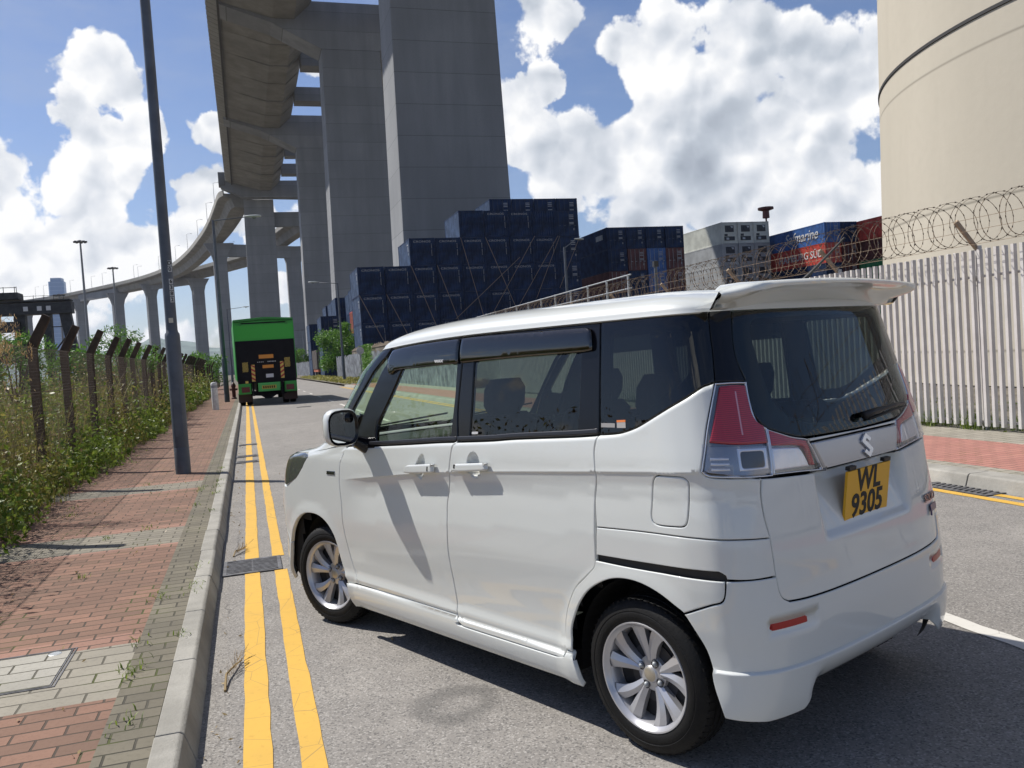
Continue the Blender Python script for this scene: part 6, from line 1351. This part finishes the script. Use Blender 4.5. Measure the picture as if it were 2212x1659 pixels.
# rear wiper
wp = MB()
def spt(q, v, o): return tuple(SP(np.array([q]), np.array([v]), np.array([o]))[0])
wp.tube([spt(-.05, 1.205, .02), spt(-.10, 1.212, .035), spt(-.30, 1.222, .03), spt(-.44, 1.222, .02)], [.018, .012, .009, .006], 8); wp.tube([spt(-.10, 1.190, .010), spt(-.30, 1.202, .010), spt(-.47, 1.210, .012)], [.006, .006, .005], 6); wp.build('rear_wiper', M_MATTB, rg, smooth=True)
# emblem, model lettering and plate on the tailgate
def frame_at(q, v, off, tilt=0.):
    p = SP(np.array([q]), np.array([v]), np.array([off]))[0]; n = Vector(SN0(np.array([q]), np.array([v]))[0]).normalized(); zz = Vector((0, 0, 1)); x = zz.cross(n).normalized(); y = n.cross(x)
    m = Matrix((x, y, n)).transposed().to_4x4(); m.translation = Vector(p); return m @ Matrix.Rotation(tilt, 4, 'X')
b = MB(); S_ = [(-.030, .030), (0, .050), (.036, .024), (.020, .014), (0, .029), (-.009, .021), (.036, -.016), (.036, -.024), (0, -.050), (-.036, -.024), (-.020, -.014), (0, -.029), (.009, -.021), (-.036, .016), (-.036, .024)]
b.prism(S_, 'z', 0, .008); me = bpy.data.meshes.new('emblem'); me.from_pydata(b.v, [], b.f); put_mesh('emblem', me, M_CHROME, gs, frame_at(-.028, 1.096, .009) @ Matrix.Scale(.95, 4))
put_mesh('lettering', text_mesh('SOLIO', .045, .002, sx=1.15, bold=.001), M_DKCH, tg, frame_at(-.545, .812, .003))
b = MB(); b.box(-.05, .05, -.015, .015, 0, .004); b.box(-.05, -.036, -.03, .0, 0, .005); me = bpy.data.meshes.new('hb'); me.from_pydata(b.v, [], b.f); put_mesh('hybrid_plate', me, pmat('badge_dark_blue', (.035, .03, .12), .3, .4), tg, frame_at(-.575, .765, .003))
PM = frame_at(-.0, .925, .030, R(14)); b = MB(); b.box(-.165, .165, -.098, .098, 0, .010); me = bpy.data.meshes.new('pl'); me.from_pydata(b.v, [], b.f)
npl = put_mesh('number_plate', me, pmat('number_plate_amber', (.72, .38, .015), .45), tg, PM)
put_mesh('lettering', text_mesh('WL', .125, .001, sx=.95, bold=.003), M_BLK, npl, PM @ Matrix.Translation((0, .050, .0105))); put_mesh('lettering', text_mesh('9305', .125, .001, sx=.98, bold=.003), M_BLK, npl, PM @ Matrix.Translation((0, -.046, .0105)))
for x_ in (-.15, .12): b = MB(); b.box(x_, x_+.05, .100, .114, -.01, .008); me = bpy.data.meshes.new('ll'); me.from_pydata(b.v, [], b.f); put_mesh('plate_lamp', me, M_MATTB, tg, PM)
# "edition" sticker low in the sliding window
for s_ in (1,):
    patch('window_sticker', loop([(2.175, 1.201), (2.128, 1.203)], [(2.128, 1.192), (2.175, 1.190)], sp=.006, rnd=.006), M_LETT, [o for o in col.objects if o.name.startswith('sliding_door_frame')][0], off=.002, r=.0005, gap=0, skirt=.0005, step=.03, side=s_)
put_mesh('visor_label', text_mesh('WAX', .018, .0005, sx=1.6, bold=.001), M_LETT, [o for o in col.objects if o.name.startswith('front_door_frame')][0], frame_at(2.42, 1.528, .036))

# ---- inner shell, wheel wells, floor, cabin
b = MB(); qv = np.linspace(-QM, QM, 241)[:-1]; vv = np.array([.20, .26, .32, .40, .5, .6, .7, .8, .9, .97, 1.03, 1.07]); n = len(qv); PV = []
for v in vv: PV.append(CPf(qv, np.full(n, v))-SN0(qv, np.full(n, v))*(.030 if v > .62 else .036))
PV = np.array(PV); fs = []
for i in range(len(vv)-1):
    for j in range(n):
        c = (PV[i, j]+PV[i+1, j]+PV[i, (j+1) % n])/3
        if c[0] < -.3 and abs(c[1]) < .48 and (c[2] > .74 or c[2] < .44): continue
        if abs(c[1]) > .5 and any((c[0]-wx_)**2+(c[2]-.29)**2 < .385**2 for wx_ in (0., 2.48)): continue
        fs.append((i*n+j, i*n+(j+1) % n, (i+1)*n+(j+1) % n, (i+1)*n+j))
b.add(PV.reshape(-1, 3).tolist(), fs); b.build('inner_shell', M_INNER, car, fix=False)
for wx_ in (0., 2.48):
    for s_ in (1, -1):
        b = MB(); m = 24; R_ = .375; vs = []
        for k in range(m+1):
            a = math.pi*k/m*1.10-.16
            for y in (.735, .50): vs.append((wx_+R_*math.cos(a), y*s_, .29+R_*math.sin(a)))
        vs += [(wx_, .50*s_, .29)]; b.add(vs, [(2*k, 2*k+1, 2*k+3, 2*k+2) for k in range(m)]+[(2*k+1, 2*k+3, 2*m+2) for k in range(m)]); b.build('wheel_well_liner', M_INNER, car, fix=False)
b = MB(); b.box(.40, 2.08, -.74, .74, .21, .30); b.box(-.30, .42, -.45, .45, .30, .38); b.box(2.08, 3.05, -.5, .5, .21, .3); b.build('floor_pan', M_INNER, car)
def rbox(b, x0, x1, y0, y1, z0, z1, sh=0., r=.05):
    """padded block, leaning by sh over its height"""
    n = 20; prof = []
    vs = []; secs = [(z0, .75), (z0+r, 1.), (z1-r, 1.), (z1, .72)]
    for (z, k_) in secs:
        for i in range(n):
            a = 2*math.pi*(i+.5)/n; c, s_ = math.cos(a), math.sin(a); e_ = .62
            vs.append(((x0+x1)/2+sh*(z-z0)/(z1-z0)+(x1-x0)/2*k_*math.copysign(abs(c)**e_, c), (y0+y1)/2+(y1-y0)/2*k_*math.copysign(abs(s_)**e_, s_), z))
    b.add(vs, [(i*n+j, i*n+(j+1) % n, (i+1)*n+(j+1) % n, (i+1)*n+j) for i in range(3) for j in range(n)]+[tuple(range(n)), tuple(3*n+j for j in range(n))])
def seat(x, y, w_=.5, zc_=.62):
    st = thing('seat', None, None); st.parent = car
    b = MB(); rbox(b, x-.02, x+.50, y-w_/2, y+w_/2, zc_-.12, zc_+.10); b.build('cushion', M_SEAT, st, smooth=True, auto=50)
    b = MB(); rbox(b, x-.10, x+.06, y-w_/2+.02, y+w_/2-.02, zc_+.02, zc_+.62, -.14); b.build('backrest', M_SEAT, st, smooth=True, auto=50)
    b = MB(); rbox(b, x-.25, x-.15, y-.12, y+.12, zc_+.62, zc_+.80, -.03, .05); b.build('headrest', M_SEAT, st, smooth=True, auto=50)
for (x, y, w_) in ((1.42, .37, .52), (1.42, -.37, .52), (.42, .35, .56), (.42, -.35, .56)): seat(x, y, w_)
b = MB(); b.prism([(1.98, .62), (2.02, 1.02), (2.10, 1.085), (2.62, 1.075), (2.75, .9), (2.75, .62)], 'y', -.70, .70); b.v = [(v[0], v[1], v[2]) for v in b.v]; b.build('dashboard', M_DASH, car, bevel=.03)
b = MB(); b.box(1.90, 1.99, -.52, -.22, 1.05, 1.12) ; b.build('instrument_hood', M_DASH, car, bevel=.02)
b = MB(); pts = [(1.84+.05*math.sin(a)*.4, -.37+.18*math.cos(a), .98+.17*math.sin(a)) for a in np.linspace(0, 2*math.pi, 25)]; b.tube(pts, .014, 8, cap=False); b.tube([(1.84, -.54, .98), (1.86, -.37, .97), (1.84, -.20, .98)], .012, 6); b.tube([(1.86, -.37, .97), (2.02, -.37, .92)], .03, 8); b.build('steering_wheel', M_DASH, car, smooth=True)
b = MB(); rbox(b, 1.98, 2.02, -.12, .12, 1.50, 1.57, 0, .02); b.tube([(2.0, 0, 1.57), (2.06, 0, 1.63)], .01, 6); b.build('rear_view_mirror', M_DASH, car, smooth=True, auto=50)
b = MB(); b.lathe([(0, .02), (.012, .015), (.02, 0), (.012, -.03), (0, -.045)], 10, 'z', (1.96, .0, 1.44)); b.tube([(1.99, 0, 1.5), (1.96, 0, 1.46)], .002, 4); b.build('hanging_charm', pmat('charm_dark_blue', (.02, .03, .08), .6), car, smooth=True)
for s_ in (.55, -.18): 
    b = MB(); xx = [(2.66, s_, 1.10), (2.52, s_-.12, 1.13), (2.40, s_-.52, 1.155)]; b.tube(xx, [.010, .008, .006], 6); b.tube([(2.38, s_-.12, 1.16), (2.33, s_-.62, 1.19)], .006, 5); b.build('windscreen_wiper', M_MATTB, fg, smooth=True)
# cabin trim behind seams and pillars, added to stop light leaking through gaps
for s_ in (1, -1):
    k = dict(side=s_, off=-.030, r=.002, gap=0, step=.06, skirt=.004)
    patch('inner_belt_trim', loop([(4.0, 1.03), (3.4, 1.04), (2.3, 1.08), (1.36, 1.13)], [(1.36, 1.222), (2.03, 1.178), (2.3, 1.165), (3.4, 1.118), (3.96, 1.10)], sp=.03), M_DASH, car, **k)
    patch('inner_pillar_trim', loop([(2.36, 1.14), (2.34, 1.63)], [(2.22, 1.63), (2.21, 1.14)], sp=.03), M_DASH, car, **k)
    patch('inner_pillar_trim', loop([(1.46, 1.19), (1.46, 1.63)], [(1.31, 1.63), (1.31, 1.19)], sp=.03), M_DASH, car, **k)
    patch('inner_roof_trim', loop([(4.0, 1.615), (2.4, 1.618), (.72, 1.62)], [(.72, 1.66), (2.4, 1.66), (4.0, 1.66)], sp=.03), M_LINER, car, **k)
    patch('inner_quarter_trim', loop([(1.34, .90), (1.34, 1.20), (1.23, 1.215), (1.12, 1.24), (.99, 1.29), (.86, 1.345), (.80, 1.37)], [(.80, 1.62), (.585, 1.62)], [(.585, 1.26), (.56, 1.0), (.62, .90)], sp=.03), M_DASH, car, **k)

for s_ in (1, -1):
    b = MB(); b.box(.30, 2.1, s_*.715-.012, s_*.715+.012, .62, 1.02); b.build('door_card', M_DASH, car)
b = MB(); b.box(-.30, -.22, -.55, .55, .62, 1.10); b.build('luggage_trim', M_DASH, car, bevel=.02)
b = MB(); b.box(-.36, -.3, -.44, .44, .37, .6); b.build('rear_valance', M_MATTB, car)
# ---- wheels
def wheel(x, y, s_, steer=0.):
    t = thing('wheel', None, None); t.parent = car; t.location = (x, y*s_, .298); t.rotation_euler = (0, 0, steer)
    f = s_  # outward direction along +y*f
    b = MB(); prof = [(.200, -.078), (.215, -.085), (.245, -.086), (.272, -.078), (.287, -.065), (.2945, -.052), (.296, -.034), (.290, -.032), (.290, -.026), (.2968, -.024), (.2975, -.004), (.291, -.003), (.291, .003), (.2975, .004), (.2968, .024), (.290, .026), (.290, .032), (.296, .034), (.2945, .052), (.287, .065), (.276, .076), (.262, .083), (.250, .0865), (.247, .0845), (.244, .0865), (.226, .087), (.212, .083), (.206, .078), (.200, .074)]
    b.lathe([(r_, a*f) for r_, a in prof], 96, 'y'); ty = b.build('tyre', M_TYRE, t, smooth=True, auto=45, fix=True)
    # shoulder lugs
    b = MB()
    for k in range(60):
        a = 2*math.pi*k/60; da = .018
        for sg in (1, -1):
            vs = []
            for (r_, yy) in ((.2962, .040), (.2885, .066)):
                for d_ in (-da, da): vs.append(((r_+.0022)*math.cos(a+d_), yy*sg, (r_+.0022)*math.sin(a+d_)))
            for (r_, yy) in ((.2962, .040), (.2885, .066)):
                for d_ in (-da, da): vs.append(((r_-.004)*math.cos(a+d_), yy*sg, (r_-.004)*math.sin(a+d_)))
            b.add(vs, [(0, 1, 3, 2), (0, 4, 5, 1), (2, 3, 7, 6), (0, 2, 6, 4), (1, 5, 7, 3)])
    V0 = list(b.v); me_ = ty.data; bm = bmesh.new(); bm.from_mesh(me_); vv_ = [bm.verts.new(q) for q in b.v]; [bm.faces.new([vv_[i_] for i_ in f_]) for f_ in b.f]; bm.to_mesh(me_); bm.free()
    rim = MB(); rim.lathe([(.1, -.07*f), (.19, -.072*f), (.203, -.075*f), (.190, -.062*f), (.180, -.02*f), (.182, .030*f), (.190, .058*f), (.196, .066*f), (.203, .074*f), (.208, .080*f), (.206, .084*f), (.201, .083*f), (.195, .072*f), (.186, .064*f)], 72, 'y')
    rim_o = rim.build('rim', M_SILV, t, smooth=True, auto=50, fix=True)
    hub = MB(); hub.lathe([(0.0, .042*f), (.030, .042*f), (.034, .036*f), (.052, .034*f), (.066, .028*f), (.070, .0*f)], 40, 'y'); hub.build('hub', M_SILV, rim_o, smooth=True, auto=50, fix=True)
    b = MB(); N_ = 10; 
    for i in range(5):
        a0 = 2*math.pi*i/5+R(20)
        for sg in (1, -1):
            secs = []
            for u in np.linspace(0, 1, 9):
                r_ = .050+.144*u; off = R(7.)+R(10.)*u**1.1; an = a0+sg*off+R(8)*(u-.5)*u
                wd = .0150+.0105*u+.010*u**3; yy = (.034+.012*math.sin(u*math.pi)*.6+.026*u**2); rdg = .010-.002*u
                ca, sa = math.cos(an), math.sin(an); tx, tz = -sa, ca
                secs.append([(r_*ca-tx*wd, (yy-.004)*f, r_*sa-tz*wd), (r_*ca-tx*wd*.1*sg, (yy+rdg*.55)*f, r_*sa-tz*wd*.1*sg), (r_*ca+tx*wd, (yy-.004)*f, r_*sa+tz*wd), (r_*ca+tx*wd*.8, (yy-.034)*f, r_*sa+tz*wd*.8), (r_*ca-tx*wd*.8, (yy-.034)*f, r_*sa-tz*wd*.8)])
            n_ = 5; b.add([p for s2 in secs for p in s2], [(i_*n_+j, i_*n_+(j+1) % n_, (i_+1)*n_+(j+1) % n_, (i_+1)*n_+j) for i_ in range(8) for j in range(n_)])
    b.build('spoke', M_SILV, rim_o, smooth=True, auto=28)
    for k in range(4):
        a = math.pi/2*k+R(28); cx, cz = .050*math.cos(a), .050*math.sin(a)
        b = MB(); b.lathe([(.0155, .0355*f), (.0165, .038*f), (.014, .038*f), (.0125, .030*f)], 18, 'y', (cx, 0, cz)); b.build('lug_hole', M_MATTB, rim_o, fix=False)
        b = MB(); b.lathe([(.0, .047*f), (.006, .046*f), (.0095, .040*f), (.0095, .030*f)], 12, 'y', (cx, 0, cz)); b.build('wheel_nut', M_STEELL, rim_o, smooth=True, fix=False)
    b = MB(); b.lathe([(0, .0455*f), (.024, .045*f), (.0275, .042*f)], 28, 'y'); b.build('centre_cap', pmat('cap_champagne', (.50, .45, .36), .35, .7), rim_o, smooth=True, fix=False)
    b = MB(); b.lathe([(.05, .012*f), (.115, .012*f), (.115, .008*f), (.05, .008*f)], 40, 'y'); b.build('brake_disc', pmat('disc_steel', (.05, .05, .055), .5, .5), t, fix=False)
    b = MB(); b.lathe([(0, .006*f), (.178, .006*f)], 32, 'y'); b.build('spoke_gap_shade', pmat('spoke_gap_black', (.012, .012, .013), .7), t, fix=False)  # dark disc added behind the spokes to paint shade into the gaps
wheel(0, .703, 1); wheel(0, .703, -1); wheel(2.48, .700, 1, R(13)); wheel(2.48, .700, -1, R(13))
# ================================================================== thin sea haze over the whole place
_hm = bpy.data.materials.new('haze_air'); _hm.use_nodes = True; _ht = _hm.node_tree; _ht.nodes.clear(); _hg = NT(_ht)
_hv = _hg.n('ShaderNodeVolumePrincipled', i={'Color': (.80, .87, 1.0, 1), 'Density': .00007, 'Anisotropy': .2}); _ho = _hg.n('ShaderNodeOutputMaterial'); _ht.links.new(_hv.outputs[0], _ho.inputs['Volume'])
_hb = MB(); _hb.box(-4500, 4500, -500, 4800, -1.1, 262); _h = _hb.build('haze', _hm); _h['kind'] = 'stuff'; _h['label'] = 'thin pale blue haze softening the far hills and viaduct'
